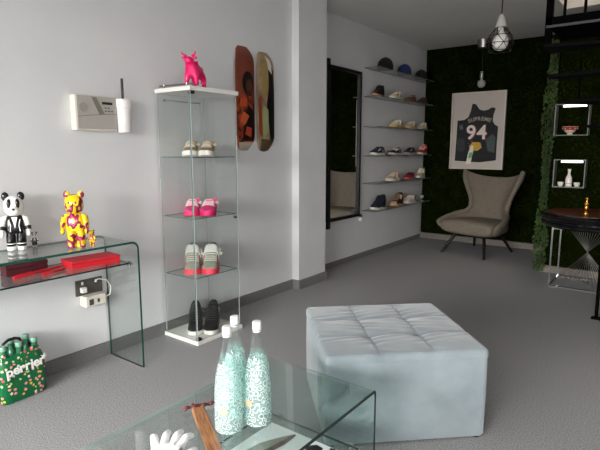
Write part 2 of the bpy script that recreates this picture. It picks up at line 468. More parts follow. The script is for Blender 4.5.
m = MB(); m.tube([(-hx+.02, -hy+.06, 1.565), (-hx+.02, hy-.06, 1.565)], .004, 8)
for y_ in (-hy+.06, hy-.06): m.ball((-hx+.022, y_, 1.565), .008, 8, 6)
m.build('top_rail', M_steel, cab, smooth=True)

FA = math.atan2(-.72, .70)      # shoes look out through the front corner
cc = ((CX0+CX1)/2+.01, (CY0+CY1)/2-.01)
grp = 'shoes in the glass cabinet'
pair('running_shoe', ('beige running shoe, left of the pair on the cabinet top glass shelf', 'beige running shoe, right of the pair on the cabinet top glass shelf'), RUNH,
     [(196,180,150),(236,232,222),(60,56,50),(222,212,190),(150,132,104),(120,104,84),(96,84,70)], cc, SZ[2], FA, .108, grp, chunky=.006)
pair('sneaker', ('hot pink sneaker with white laces, left of the cabinet pair', 'hot pink sneaker with white laces, right of the cabinet pair'), LOWH,
     [(240,62,130),(240,40,110),(120,30,60),(248,244,240),(244,70,140),(216,46,104),(250,180,196)], cc, SZ[1], FA, .110, grp, s=1.08)
pair('high_top_sneaker', ('grey high top with white strap and coral sole, left of the cabinet pair', 'grey high top with white strap and coral sole, right of the cabinet pair'), HIGHH,
     [(156,160,146),(236,66,84),(70,70,64),(226,222,208),(170,172,156),(120,126,112),(232,90,96)], cc, SZ[0], FA, .122, grp, s=1.12, strap=True, chunky=.008)
pair('high_top_sneaker', ('black high top with white sole, left of the pair on the cabinet base', 'black high top with white sole, right of the pair on the cabinet base'), HIGHH,
     [(18,18,19),(228,226,220),(30,30,30),(26,26,26),(22,22,23),(16,16,16),(34,34,34)], cc, .026, FA, .112, grp, s=1.08)

# pink animal on the cabinet
bull = thing('bull_figurine', 'glossy hot pink horned bull figurine standing on the white cabinet top', 'figurine', (-2.45, 2.175, CH), -1.15, s=.86)
V = [(-.005,0,.122),(.045,0,.128),(-.055,0,.118),(.075,0,.160),(.098,0,.186),(.125,0,.172)]
E_ = [(0,1),(0,2),(1,3),(3,4),(4,5)]; Rr = [.048,.052,.046,.036,.034,.024]
for sy in (-1, 1):
    k = len(V); V += [(.055, sy*.034, .085), (.060, sy*.038, .045), (.064, sy*.038, .008)]; E_ += [(1,k),(k,k+1),(k+1,k+2)]; Rr += [.024,.018,.018]
    k = len(V); V += [(-.062, sy*.034, .082), (-.072, sy*.038, .046), (-.066, sy*.038, .008)]; E_ += [(2,k),(k,k+1),(k+1,k+2)]; Rr += [.028,.018,.018]
skin('body', V, E_, Rr, M_pink, bull)
for sy in (-1, 1):
    MB().tube([(.092, sy*.022, .208), (.092, sy*.040, .216), (.096, sy*.050, .228), (.104, sy*.052, .240)], [.010,.008,.006,.002], 8).build('horn', M_pink, bull, smooth=True)
    MB().ball((.085, sy*.042, .196), (.008,.018,.010), 10, 6).build('ear', M_pink, bull, smooth=True)
MB().tube([(-.098, 0, .13), (-.112, 0, .11), (-.114, 0, .07), (-.110, 0, .045)], [.007,.005,.005,.009], 8).build('tail', M_pink, bull, smooth=True)

rod = thing('display_rod', 'slim grey rod on small chrome feet along the left edge of the white cabinet top', 'rod', (-2.585, 2.088, CH), -PI/2+.10)
m = MB(); m.tube([(0,-.09,.018),(0,.20,.018)], .0055, 10); m.build('rod', mat('grey_rod', srgb(120,120,118), .3, .6), rod, smooth=40)
for y_ in (-.055, .14): MB().lathe([(.012,0),(.012,.004),(.006,.008),(.006,.013),(.009,.016),(.009,.026),(.004,.03)], 12, (0,y_,0)).build('foot', M_chrome, rod, smooth=40)

# ------------------------------------------------------------------ wall: alarm panel, siren handset, boards, socket
al = thing('alarm_panel', 'beige plastic alarm control panel mounted on the left wall', 'alarm panel', (WX, 1.628, 1.455))
MB().box(.0, .05, -.128, .128, -.097, .097).build('housing', M_cream, al, bevel=.006, seg=3)
MB().prism([(-.116,-.088),(.126,-.088),(.126,.094),(-.116,.094)], Matrix.Translation((.0502,0,0)) @ FACE_X, .004).build('cover', M_beige, al, bevel=.001)
MB().prism([(-.03,.088),(.0,.088),(.05,-.005),(.015,-.005)], Matrix.Translation((.0545,0,0)) @ FACE_X, .002).build('stripe', mat('olive_grey', srgb(126,124,108), .5), al)
MB().prism([(.035,.052),(.10,.052),(.10,.066),(.035,.066)], Matrix.Translation((.0545,0,0)) @ FACE_X, .002).build('display', M_black, al)
for (y_, z_) in ((.05,.03),(.07,.03),(.05,.012),(.07,.012),(.09,.012)):
    MB().box(.0545, .0565, y_, y_+.012, z_, z_+.006).build('button', M_dgrey, al)
m = MB(); r_ = [(.026*math.cos(2*PI*k/24)-.08, .026*math.sin(2*PI*k/24)+.03) for k in range(24)]
m.prism(r_, Matrix.Translation((.0545,0,0)) @ FACE_X, .003); m.build('speaker_grille', mat('grille_grey', srgb(160,154,147), .5), al)
m = MB(); m.tube([(.0553, -.116+.242*k/12, -.022+.022*math.sin(k/12*1.5)) for k in range(13)], .0012, 6); m.build('cover_seam', M_dgrey, al)

sr = thing('wall_transmitter', 'white plastic wall canister with a black stick antenna, right of the alarm panel', 'transmitter', (WX, 1.803, 1.45))
m = MB(); m.rings([[(.055+.040*math.cos(a)*k, .046*math.sin(a)*k, z) for a in [2*PI*j/24 for j in range(24)]] for z, k in ((-.098,.80),(-.094,.86),(0,.95),(.07,.98),(.09,.97),(.096,.9))]); m.build('housing', M_whitep, sr, smooth=40)
m = MB(); m.rings([[(.055+.043*math.cos(a), .049*math.sin(a), z) for a in [2*PI*j/24 for j in range(24)]] for z in (.045, .092)]); m.build('cap', M_whitep, sr, smooth=40, bevel=.003)
MB().box(0, .02, -.03, .03, -.08, .08).build('bracket', M_whitep, sr)
MB().tube([(.055,-.004,.092),(.055,-.004,.215)], .0075, 10).build('antenna', M_black, sr, smooth=40)

def deck_outline(n=12, L=.405, W=.100):
    E = W*1.7; pts = []
    for i in range(4*n):
        a = 2*PI*(i+.5)/(4*n); c_, s_ = math.cos(a), math.sin(a)
        pts.append((W*math.copysign(abs(c_)**.9, c_), math.copysign(L-E, s_) + E*s_))
    return pts
def board(name, label, y, z, lean, base_m, decals, edge_c):
    t = thing(name, label, 'skateboard', (WX+.004, y, z), 0, 'skateboard decks on the wall')
    bend = lambda v: .012 + (.05*(max(0, abs(v)-.29)/.12)**1.6 if abs(v) > .29 else 0)
    def surf(poly, off, thick, nm, mm, par):
        # cut a polygon in strips along v so that it follows the kicks
        import itertools
        m = MB(); ny = 44
        vs = [p[1] for p in poly]; v0, v1 = min(vs), max(vs)
        rs = []
        for i in range(ny+1):
            v = v0+(v1-v0)*i/ny; v_ = min(max(v, v0+1e-4), v1-1e-4)
            xs = []
            for (xa, ya), (xb, yb) in zip(poly, poly[1:]+poly[:1]):
                if (ya-v_)*(yb-v_) <= 0 and ya != yb: xs.append(xa+(xb-xa)*(v_-ya)/(yb-ya))
            if len(xs) < 2: continue
            a, b = min(xs), max(xs); cv = lambda u: .006*(u/.1)**2
            x_ = .045-bend(v)+off
            us = [a+(b-a)*k/6 for k in range(7)]
            front = [Vector((x_-cv(u), u, v)) for u in us]; back = [Vector((x_-cv(u)-thick, u, v)) for u in us][::-1]
            rs.append(front+back)
        m.rings(rs)
        M = Matrix.Rotation(lean, 4, 'X')
        xform(m, M); return m.build(nm, mm, par, smooth=45)
    dk = surf(deck_outline(), 0, .011, 'deck', base_m, t)
    lp = noisy('deck_lower_print', srgb(20,12,10), srgb(188,76,40), 22, .35, detail=4)
    for k, (nm, poly, col) in enumerate(decals):
        surf(poly, .0005+.0003*k, .0004, nm, lp if nm == 'lower_print' else mat('deck_%02x%02x%02x' % col, srgb(*col), .35), dk)
    MB().tube([(-.004,0,.29),(.028,0,.29)], .008, 8).build('wall_hook', M_steel, t)
    return t
def ell(cx, cy, rx, ry, n=20): return [(cx+rx*math.cos(2*PI*k/n), cy+ry*math.sin(2*PI*k/n)) for k in range(n)]
brd1 = noisy('deck_rust_brown', srgb(112, 52, 36), srgb(132, 64, 44), 5, .35)
board('skateboard_deck', 'rust brown skateboard deck with a dark figure print, left of two on wall', 2.888, 1.637, .0, brd1, [
    ('lower_print', [(-.09,-.33),(.09,-.33),(.098,-.05),(.06,.02),(-.06,.02),(-.098,-.05)], (118,40,22)),
    ('dark_print', [(-.05,-.32),(.09,-.32),(.095,-.1),(.02,-.04),(-.02,-.14)], (26,14,12)),  # dark part of the printed figure
    ('orange_patch', [(-.075,-.06),(.0,-.06),(.01,0),(-.06,.0)], (188,82,44)),
    ('orange_patch', [(-.07,-.17),(-.02,-.2),(.03,-.13),(-.03,-.1)], (196,92,54)),
    ('orange_patch', [(-.02,-.27),(.05,-.29),(.06,-.22),(.0,-.21)], (170,60,36)),
    ('hair_print', ell(.02,.115,.062,.088), (14,10,10)),
    ('face_print', ell(.034,.092,.036,.055), (92,54,38)),
    ('neck_print', [(.01,.02),(.06,.02),(.055,.06),(.015,.06)], (60,32,24)),
    ('tail_print', [(-.08,-.33),(.08,-.33),(.05,-.39),(0,-.402),(-.05,-.39)], (176,164,148)),
], 0)
brd2 = noisy('deck_cream', srgb(168, 146, 116), srgb(126, 100, 76), 8, .35)
board('skateboard_deck', 'cream and black collage skateboard deck, right of two on wall', 3.126, 1.627, .0, brd2, [
    ('black_panel', [(.02,.30),(.085,.26),(.1,.1),(.1,-.28),(.05,-.36),(.03,-.2),(.0,-.02),(.03,.12)], (16,15,16)),
    ('white_panel', [(.0,.36),(.05,.33),(.07,.22),(.02,.26)], (214,208,198)),
    ('olive_panel', [(-.05,.3),(.0,.33),(.01,.08),(-.05,.05)], (150,128,70)),
    ('red_panel', [(-.095,.02),(-.06,.05),(-.05,-.28),(-.09,-.25)], (134,60,40)),
    ('green_panel', [(-.04,-.03),(.02,-.06),(.02,-.24),(-.045,-.27)], (150,160,112)),
    ('dark_tail', [(-.07,-.29),(.07,-.3),(.05,-.38),(0,-.40),(-.05,-.38)], (84,66,44)),
], 0)

so = thing('wall_socket', 'dark grey double wall socket on the left wall under the glass console', 'socket', (WX, 1.54, .455))
MB().box(0, .012, -.083, .083, -.046, .046).build('faceplate', M_dgrey, so, bevel=.002)
for y_ in (-.045, .04): MB().box(.012, .018, y_-.006, y_+.006, .018, .036).build('switch', M_whitep, so, bevel=.001)
pl = MB(); pl.box(.012, .040, -.062, -.030, -.026, .006); o = pl.build('plug', M_whitep, so, bevel=.004)
ad = thing('plug_adapter', 'cream power adapter block with a looping white cable, plugged below the socket', 'adapter', (WX, 1.535, .379))
MB().box(.002, .07, -.055, .072, -.032, .032).build('housing', M_cream, ad, bevel=.006, seg=3)
MB().box(.0702, .072, -.035, -.008, -.02, .014).build('outlet', M_dgrey, ad)
MB().box(.0702, .072, .016, .03, -.012, .01).build('outlet', M_dgrey, ad)
cv = [(.05,.075,.0),(.06,.105,.015),(.055,.115,.06),(.045,.095,.105),(.03,.05,.115),(.026,.03,.10)]
MB().tube([(.05,.075-.005,0)]+cv[1:], .0035, 8).build('cable', M_whitep, ad, smooth=True)

# ------------------------------------------------------------------ bears on the console
def blotch(name, c1, c2, c3, scale):
    m = mat(name, c1, .18); n, l, b = nodes(m); co = texco(m, 1)
    nz = n.new('ShaderNodeTexNoise'); nz.inputs['Scale'].default_value = scale; nz.inputs['Detail'].default_value = 1.5
    l.new(co, nz.inputs['Vector'])
    r = n.new('ShaderNodeValToRGB'); r.color_ramp.interpolation = 'CONSTANT'
    r.color_ramp.elements[0].color = c1; r.color_ramp.elements[1].position = .50; r.color_ramp.elements[1].color = c2
    e = r.color_ramp.elements.new(.58); e.color = c3
    e = r.color_ramp.elements.new(.63); e.color = c1
    l.new(nz.outputs[0], r.inputs[0]); l.new(r.outputs[0], b.inputs['Base Color'])
    return m
def bear(label, loc, rz, style):
    t = thing('bear_figure', label, 'figurine', loc, rz)
    t.scale = (.86, .74, 1)
    if style == 'bw':
        W_ = mat('toy_white', srgb(238,236,232), .2); K = mat('toy_black', srgb(16,16,18), .2)
        cm = dict(head=W_, ear=K, torso=K, arm=W_, hand=W_, leg=K, foot=W_)
    else:
        B = blotch('toy_yellow_magenta', srgb(244,206,20), srgb(128,26,66), srgb(196,60,110), 17)
        cm = dict.fromkeys(('head','ear','torso','arm','hand','leg','foot'), B)
    for sy in (-1, 1):
        MB().lathe([(.024,0),(.029,.004),(.029,.018),(.026,.022)], 16, (.004, sy*.031, 0)).build('foot', cm['foot'], t, smooth=40, bevel=.002)
        m = MB(); m.rings([[(r*.95*math.cos(a), sy*.031+r*math.sin(a), z) for a in [2*PI*k/18 for k in range(18)]] for z, r in ((.022,.027),(.026,.030),(.07,.030),(.095,.026))]); m.build('leg', cm['leg'], t, smooth=40)
        m = MB(); m.tube([(0, sy*.045, .168), (.004, sy*.066, .156), (.012, sy*.076, .125), (.022, sy*.078, .100)], [.014,.021,.019,.017], 14); m.build('arm', cm['arm'], t, smooth=60)
        if style == 'bw':
            m = MB(); m.tube([(.014, sy*.077, .121), (.021, sy*.078, .103)], [.0205,.0195], 14); m.build('cuff', M_black, t, smooth=50)
        m = MB(); m.ball((.026, sy*.079, .088), (.016,.014,.017), 14, 8); m.build('hand', cm['hand'], t, smooth=True)
        m = MB(); m.ball((-.004, sy*.046, .272), (.012,.023,.023), 16, 10); m.build('ear', cm['ear'], t, smooth=True)
    m = MB(); m.rings([[(rx*math.copysign(abs(math.cos(a))**.7, math.cos(a)), ry*math.copysign(abs(math.sin(a))**.7, math.sin(a)), z) for a in [2*PI*k/28 for k in range(28)]]
        for z, rx, ry in ((.088,.036,.056),(.094,.041,.060),(.12,.041,.060),(.155,.036,.055),(.172,.030,.048),(.178,.022,.036))]); tor = m.build('torso', cm['torso'], t, smooth=45)
    m = MB(); m.ball((0,0,.224), (.050,.060,.053), 28, 16, e=.86); hd = m.build('head', cm['head'], t, smooth=True)
    m = MB(); m.ball((.044,0,.204), (.026,.034,.023), 20, 12, e=.9); m.build('muzzle', cm['head'], hd, smooth=True)
    m = MB(); m.ball((.068,0,.212), (.006,.010,.006), 12, 8); m.build('nose', M_black if style == 'bw' else cm['head'], hd, smooth=True)
    if style == 'bw':
        for sy in (-1, 1):
            m = MB(); m.ball((.0405, sy*.025, .238), (.012,.014,.025), 16, 10); m.build('eye_patch', mat('toy_black', srgb(16,16,18), .2), hd, smooth=True)
        m = MB(); m.prism([(-.018,.172),(.018,.172),(0,.115)], Matrix.Translation((.0395,0,0)) @ FACE_X, .0025); m.build('shirt_front', mat('toy_white', srgb(238,236,232), .2), tor)
        for y_ in (-.03, .03):
            m = MB(); m.tube([(.041, y_*1.1, .16), (.0435, y_*.8, .13), (.0435, y_, .10)], .003, 6); m.build('lapel_line', mat('toy_white', srgb(238,236,232), .2), tor)
        for sy in (-1, 1):
            m = MB(); m.lathe([(.0305,0),(.0305,.004)], 18, (0, sy*.031, .034)); m.build('leg_band', mat('toy_white', srgb(238,236,232), .2), t)
    else:
        for sy in (-1, 1):
            m = MB(); m.ball((.047, sy*.022, .236), (.005,.006,.007), 10, 6); m.build('eye', mat('toy_plum', srgb(120,20,70), .2), hd, smooth=True)
    return t
TZ = .7483
b1 = bear('large black and white bear figure in a black jacket on the glass console', (-2.645, 1.130, TZ), -.45, 'bw')
b2 = copy_tree(b1); b2.location = (-2.666, 1.228, TZ); b2.scale = (.24,.21,.265); b2['label'] = 'tiny black and white bear figure beside the large black and white one'
b3 = bear('large yellow and magenta blotched bear figure on the glass console', (-2.474, 1.352, TZ), -.75, 'ym')
b4 = copy_tree(b3); b4.location = (-2.440, 1.418, TZ); b4.scale = (.26,.22,.30); b4['label'] = 'tiny yellow and magenta bear figure beside the large yellow one'

# red things on the console shelf
SHZ = .6305
bx = thing('case', 'long dark maroon box on the console shelf, leftmost of the red things', 'box', (-2.625, 1.148, SHZ), -.06)
mw = noisy('maroon_cover', srgb(70,10,22), srgb(84,16,28), 60, .6, bump=.4, bscale=200)
MB().box(-.042, .042, -.100, .100, 0, .036).build('tray', mw, bx, bevel=.003); MB().box(-.043, .043, -.101, .101, .037, .058).build('lid', mw, bx, bevel=.003)
bx = thing('gift_box', 'flat bright red box with lid on the console shelf under the yellow bear', 'box', (-2.535, 1.462, SHZ), -.10)
mr = mat('bright_red_card', srgb(222,26,40), .5)
MB().box(-.066, .066, -.135, .135, 0, .024).build('tray', mr, bx, bevel=.003); MB().box(-.067, .067, -.137, .137, .0245, .040).build('lid', mat('red_card_lid', srgb(206,34,50), .55), bx, bevel=.004)
def pen(label, y0, y1, x0, x1, r):
    t = thing('pen', label, 'pen', ((x0+x1)/2, (y0+y1)/2, SHZ+r), math.atan2(y1-y0, x1-x0), 'red pens on the console shelf')
    L = math.hypot(x1-x0, y1-y0)/2; mm = mat('pen_red', srgb(196,20,36), .35)
    MB().tube([(-L*.15,0,0),(L*.9,0,0),(L,0,0)], [r,r,r*.6], 12).build('barrel', mm, t, smooth=40)
    MB().tube([(-L,0,0),(-L*.96,0,0),(-L*.15,0,0)], [r*.8,r*1.0,r*1.0], 12).build('cap', mat('pen_red_cap', srgb(214,30,44), .3), t, smooth=40)
    MB().box(-L*.9, -L*.3, -.002, .002, r*.9, r*1.35).build('clip', mm, t)
pen('longer red pen on the console shelf in front of the maroon box', 1.045, 1.315, -2.515, -2.575, .0085)
pen('shorter red pen on the console shelf, nearest the glass edge', 1.165, 1.30, -2.475, -2.505, .0075)

# ------------------------------------------------------------------ water pack on the floor
pk = thing('water_bottle_pack', 'shrink-wrapped green pack of mineral water bottles on the carpet at left', 'bottle pack', (-2.622, 1.068, 0), .06, s=1.10)
gb = mat('green_bottle', srgb(70,140,104), .12, **{'Transmission Weight': .35})
PB = [(.030,.001),(.033,.006),(.033,.03),(.030,.04),(.033,.05),(.033,.15),(.029,.175),(.018,.21),(.0135,.225),(.0135,.245)]
bt0 = MB().lathe(PB, 18, (0,0,0)).build('bottle', gb, pk, smooth=60)
bc0 = MB().lathe([(.0155,.246),(.0155,.262),(.013,.266)], 14).build('bottle_cap', mat('pack_cap', srgb(120,160,140), .3), bt0, smooth=40)
bt0.location = (-.036, -.07, 0)
for i, (x, y) in enumerate([(-.036,0),(-.036,.07),(.036,-.07),(.036,0),(.036,.07)]):
    o = bt0.copy(); COL.objects.link(o); o.parent = pk; o.location = (x, y, 0)
    q = bc0.copy(); COL.objects.link(q); q.parent = o
wm = mat('green_printed_wrap', srgb(10,98,56), .25)
n, l, b = nodes(wm); co = texco(wm, 1)
vo = n.new('ShaderNodeTexVoronoi'); vo.inputs['Scale'].default_value = 62; l.new(co, vo.inputs['Vector'])
vo2 = n.new('ShaderNodeTexVoronoi'); vo2.inputs['Scale'].default_value = 150; l.new(co, vo2.inputs['Vector'])
lt = n.new('ShaderNodeMath'); lt.operation = 'LESS_THAN'; lt.inputs[1].default_value = .52; 
wig = n.new('ShaderNodeMath'); wig.operation = 'MULTIPLY_ADD'; wig.inputs[1].default_value = .25; l.new(vo2.outputs['Distance'], wig.inputs[0]); l.new(vo.outputs['Distance'], wig.inputs[2])
l.new(wig.outputs[0], lt.inputs[0])
sep = n.new('ShaderNodeSeparateColor'); l.new(vo.outputs['Color'], sep.inputs[0])
cr = n.new('ShaderNodeValToRGB'); cr.color_ramp.interpolation = 'CONSTANT'
els = [(0, srgb(10,98,56)), (.40, srgb(226,222,200)), (.50, srgb(238,150,140)), (.68, srgb(228,190,70)), (.78, srgb(196,206,150)), (.9, srgb(226,80,90))]
cr.color_ramp.elements[0].color = els[0][1]; cr.color_ramp.elements[1].position = els[1][0]; cr.color_ramp.elements[1].color = els[1][1]
for p_, c_ in els[2:]: e = cr.color_ramp.elements.new(p_); e.color = c_
l.new(sep.outputs[0], cr.inputs[0])
mx = n.new('ShaderNodeMix'); mx.data_type = 'RGBA'; mx.inputs['A'].default_value = srgb(10,98,56)
l.new(lt.outputs[0], mx.inputs['Factor']); l.new(cr.outputs[0], mx.inputs['B']); l.new(mx.outputs['Result'], b.inputs['Base Color'])
m = MB(); rs = []
for z, k, am in ((.002,.94,.004),(.012,1.0,.005),(.05,1.0,.004),(.10,1.01,.003),(.16,.99,.004),(.19,.93,.005),(.212,.84,.008),(.225,.76,.010)):
    ring = []
    for j in range(96):
        a = 2*PI*j/96; cx, sy = math.cos(a), math.sin(a)
        x = .072*math.copysign(abs(cx)**.35, cx); y = .107*math.copysign(abs(sy)**.35, sy)
        bump_ = am*(abs(math.cos(PI*y/.071)) - .5) if abs(x) > .06 else am*(abs(math.sin(PI*x/.072))-.5)
        ring.append(((x+math.copysign(bump_, x)*(abs(x) > .06))*k, (y+math.copysign(bump_, y)*(abs(y) > .095))*k, z + .01*(z > .2)*math.sin(5*a)))
    rs.append(ring)
m.rings(rs, False); wr = m.build('wrap', wm, pk, smooth=True)
tm = text_mesh('perrier', .062, .002, arc=0, space=.5)
xform(tm, Matrix.Translation((.0815, .004, .140)) @ Matrix.Rotation(.06, 4, 'X') @ FACE_X)
tm.build('brand_lettering', mat('wrap_white', srgb(244,244,240), .4), wr)
m = MB(); st = [(math.cos(PI*k/5)*(.017 if k % 2 == 0 else .007), math.sin(PI*k/5)*(.017 if k % 2 == 0 else .007)) for k in range(10)]
m.prism(st, Matrix.Translation((.0800,.086,.176)) @ FACE_X, .0015); m.build('star_print', mat('wrap_white', srgb(244,244,240), .4), wr)
m = MB(); m.tube([(.0, -.055, .235), (.0, -.05, .262), (.0, -.03, .274), (.0, .0, .276), (.0, .022, .268), (.0, .035, .235)], .007, 8); 
m.build('carry_handle', M_black, pk, smooth=True)

# ------------------------------------------------------------------ ottoman
ot = thing('ottoman', 'large square tufted pale grey velvet ottoman on the carpet', 'ottoman', (-1.056, 2.108, 0), math.radians(43.3)); ot.scale = (1.03, .965, 1)
vel = noisy('grey_velvet', srgb(122,132,137), srgb(136,146,151), 7, .75, bump=.25, bscale=40, dist=.004, **{'Sheen Weight': .6, 'Sheen Roughness': .4})
S = .345; OH = .414
bd = MB(); rs = []
def rsq(h, r, z, n=6):
    out = []
    for cx, cy, a0 in ((h-r,h-r,0),(-h+r,h-r,PI/2),(-h+r,-h+r,PI),(h-r,-h+r,1.5*PI)):
        for k in range(n+1): a = a0+PI/2*k/n; out.append((cx+r*math.cos(a), cy+r*math.sin(a), z))
    return out
bd.rings([rsq(S-.008,.02,.010), rsq(S-.002,.022,.018), rsq(S,.022,.2), rsq(S-.001,.022,OH-.05), rsq(S-.004,.022,OH-.043)])
bd.build('body', vel, ot, smooth=50)
N = 72; vs = []; fs = []
hT = S+.001
for i in range(N+1):
    for j in range(N+1):
        x = -hT+2*hT*i/N; y = -hT+2*hT*j/N
        d = hT-max(abs(x), abs(y)); z = OH-.004
        if d < .014: z -= .014-math.sqrt(max(0, .014**2-(.014-d)**2))
        gx = abs((x/(2*hT)*3+1.5) % 1); gx = min(gx, 1-gx)*2*hT/3 if .5 < (x/(2*hT)*3+1.5) < 2.5 else 1
        gy = abs((y/(2*hT)*3+1.5) % 1); gy = min(gy, 1-gy)*2*hT/3 if .5 < (y/(2*hT)*3+1.5) < 2.5 else 1
        gr = max(math.exp(-(gx/.007)**2), math.exp(-(gy/.007)**2))
        z -= .004*gr + .009*math.exp(-(gx/.04)**2-(gy/.04)**2) + .0022*math.sin(31*x+9*math.sin(17*y))*math.exp(-((min(gx,gy))/.06)**2)
        cx_ = ((x/(2*hT)*3+1.5) % 1-.5); cy_ = ((y/(2*hT)*3+1.5) % 1-.5)
        z += .004*(1-4*cx_*cx_)*(1-4*cy_*cy_)
        rc = .022; ax, ay = abs(x)-(hT-rc), abs(y)-(hT-rc)
        if ax > 0 and ay > 0:
            k_ = max(ax, ay)/math.hypot(ax, ay)
            x = math.copysign(hT-rc+ax*k_, x); y = math.copysign(hT-rc+ay*k_, y)
        vs.append((x, y, z))
for i in range(N):
    for j in range(N):
        a = i*(N+1)+j; fs.append((a, a+N+1, a+N+2, a+1))
bord = [i*(N+1) for i in range(N+1)] + [N*(N+1)+j for j in range(1, N+1)] + [i*(N+1)+N for i in range(N-1, -1, -1)] + [j for j in range(N-1, 0, -1)]
k0 = len(vs)
for b_ in bord: vs.append((vs[b_][0], vs[b_][1], OH-.042))
for q in range(len(bord)):
    r_ = (q+1) % len(bord); fs.append((bord[q], bord[r_], k0+r_, k0+q))
fs.append(tuple(range(k0, k0+len(bord))))
top = MB().add(vs, fs).build('top_cushion', vel, ot, smooth=50)
for ix in (-1, 0, 1):
    pass
for ix in (-.333, .333):
    for iy in (-.333, .333):
        MB().ball((ix*hT, iy*hT, OH-.028), (.010,.010,.006), 12, 6).build('tuft_button', vel, top, smooth=True)
for sx in (-1, 1):
    for sy in (-1, 1):
        MB().lathe([(.018,0),(.022,.010)], 14, (sx*(S-.03), sy*(S-.03), 0)).build('foot', M_black, ot)

# ------------------------------------------------------------------ coffee table things
CT = .4033
sw = thin_glass('bottle_glass', (.97,.99,.985,1), .06, .8, 2.5)
def swirl_mat():
    m = bpy.data.materials.new('swirl_label'); m.use_nodes = True
    n, l = m.node_tree.nodes, m.node_tree.links
    b = n['Principled BSDF']; b.inputs['Base Color'].default_value = srgb(226,238,236); b.inputs['Roughness'].default_value = .4
    co = texco_raw(m)
    vo = n.new('ShaderNodeTexVoronoi'); vo.inputs['Scale'].default_value = 62; l.new(co, vo.inputs['Vector'])
    sn = n.new('ShaderNodeMath'); sn.operation = 'MULTIPLY'; sn.inputs[1].default_value = 16; l.new(vo.outputs['Distance'], sn.inputs[0])
    s2 = n.new('ShaderNodeMath'); s2.operation = 'SINE'; l.new(sn.outputs[0], s2.inputs[0])
    gt = n.new('ShaderNodeMath'); gt.operation = 'GREATER_THAN'; gt.inputs[1].default_value = .35; l.new(s2.outputs[0], gt.inputs[0])
    sc = n.new('ShaderNodeMath'); sc.operation = 'MULTIPLY_ADD'; sc.inputs[1].default_value = .38; sc.inputs[2].default_value = .20; l.new(gt.outputs[0], sc.inputs[0])
    tr = n.new('ShaderNodeBsdfTransparent'); tr.inputs[0].default_value = (.80,.93,.91,1)
    mx = n.new('ShaderNodeMixShader'); l.new(sc.outputs[0], mx.inputs[0]); l.new(tr.outputs[0], mx.inputs[1]); l.new(b.outputs[0], mx.inputs[2])
    l.new(mx.outputs[0], n['Material Output'].inputs[0])
    return m
def texco_raw(m):
    t = m.node_tree.nodes.new('ShaderNodeTexCoord'); return t.outputs['Object']
M_swirl = swirl_mat()
M_water = thin_glass('water_teal', (.93,.985,.975,1), .02, .3, 3, haze=srgb(190,226,220), hazefac=.10)
prof = [(.030,0),(.040,.002),(.042,.008),(.042,.03),(.041,.11),(.038,.16),(.032,.198),(.0235,.240),(.0155,.278),(.0115,.303),(.0125,.309),(.0125,.312)]
def bottle(label, x, y, first=None, rz=0):
    if first: t = copy_tree(first); t.location = (x, y, CT); t.rotation_euler = (0,0,rz); t['label'] = label; return t
    t = thing('water_bottle', label, 'bottle', (x, y, CT), rz, 'swirl-patterned bottles on the coffee table')
    MB().lathe(prof, 32).build('glass_body', sw, t, smooth=60)
    MB().lathe([(r-.003, z+.004) for r, z in prof if z < .25]+[(.0195,.245)], 28).build('water', M_water, t, smooth=60)
    MB().lathe([(r+.0006, z) for r, z in ((.042,.012),(.042,.03),(.0413,.11),(.0385,.16),(.0350,.183),(.0322,.198),(.0275,.221))], 40, cap=False).build('swirl_print', M_swirl, t, smooth=True)
    MB().prism(ell(0,0,.014,.012), Matrix.Rotation(-.95, 4, 'Z') @ Matrix.Translation((.0425,0,.085)) @ FACE_X, .0008).build('emblem', mat('emblem_tan', srgb(196,164,136), .5), t)
    m = MB(); m.lathe([(.0132,.309),(.0138,.311),(.0138,.330),(.0122,.334)], 24); m.build('cap', M_whitep, t, smooth=40)
    MB().lathe([(.0132,.302),(.0132,.306)], 24).build('cap_ring', mat('ring_clear', srgb(210,222,220), .3), t, smooth=40)
    return t
bA = bottle('white-capped water bottle with swirl print, nearest of the three bottles', -1.026, 1.004, rz=-.2)
bottle('white-capped water bottle with swirl print, rightmost of the three bottles', -.982, 1.088, bA, 1.0 - 1.6)
bottle('white-capped water bottle with swirl print, half hidden behind the nearest bottle', -1.070, 1.082, bA, 2.2)

gl = thing('glove', 'white cotton glove lying palm down on the coffee table at the bottom', 'glove', (-1.060, .790, CT), math.radians(124)); gl.scale = (1.15, 1.12, 1.0)
mg = noisy('white_cotton', srgb(238,236,238), srgb(248,246,248), 40, .9, bump=.3, bscale=300)
V = [(-.09,0,.016),(-.04,0,.018),(.0,0,.020)]; E_ = [(0,1),(1,2)]; Rr = [(.020,.016),(.034,.016),(.036,.017)]
V2 = []
for k, (y0, y1, L, zz) in enumerate(((.032,.058,.055,.016),(.012,.022,.074,.020),(-.010,-.012,.078,.020),(-.030,-.044,.066,.016))):
    n0 = len(V); bx_ = .026
    V += [(bx_, y0, .022), (bx_+L*.5, (y0+y1)/2, .026+.006), (bx_+L, y1, zz-.004)]
    E_ += [(2, n0), (n0, n0+1), (n0+1, n0+2)]; Rr += [(.0125,.0125), (.0105,.0105), (.0085,.0085)]
n0 = len(V); V += [(-.02,-.040,.018), (.010,-.060,.018), (.034,-.070,.014)]; E_ += [(1,n0),(n0,n0+1),(n0+1,n0+2)]; Rr += [.014,.011,.008]
skin('glove_body', V, E_, Rr, mg, gl)
MB().rings([[(-.105+.02*i, .030*math.cos(a)*k, .018+.017*math.sin(a)*k) for a in [2*PI*j/24 for j in range(24)]] for i, k in ((0,1.05),(.3,1.08),(.6,1.0),(1,.98))], False).build('cuff', mg, gl, smooth=True)

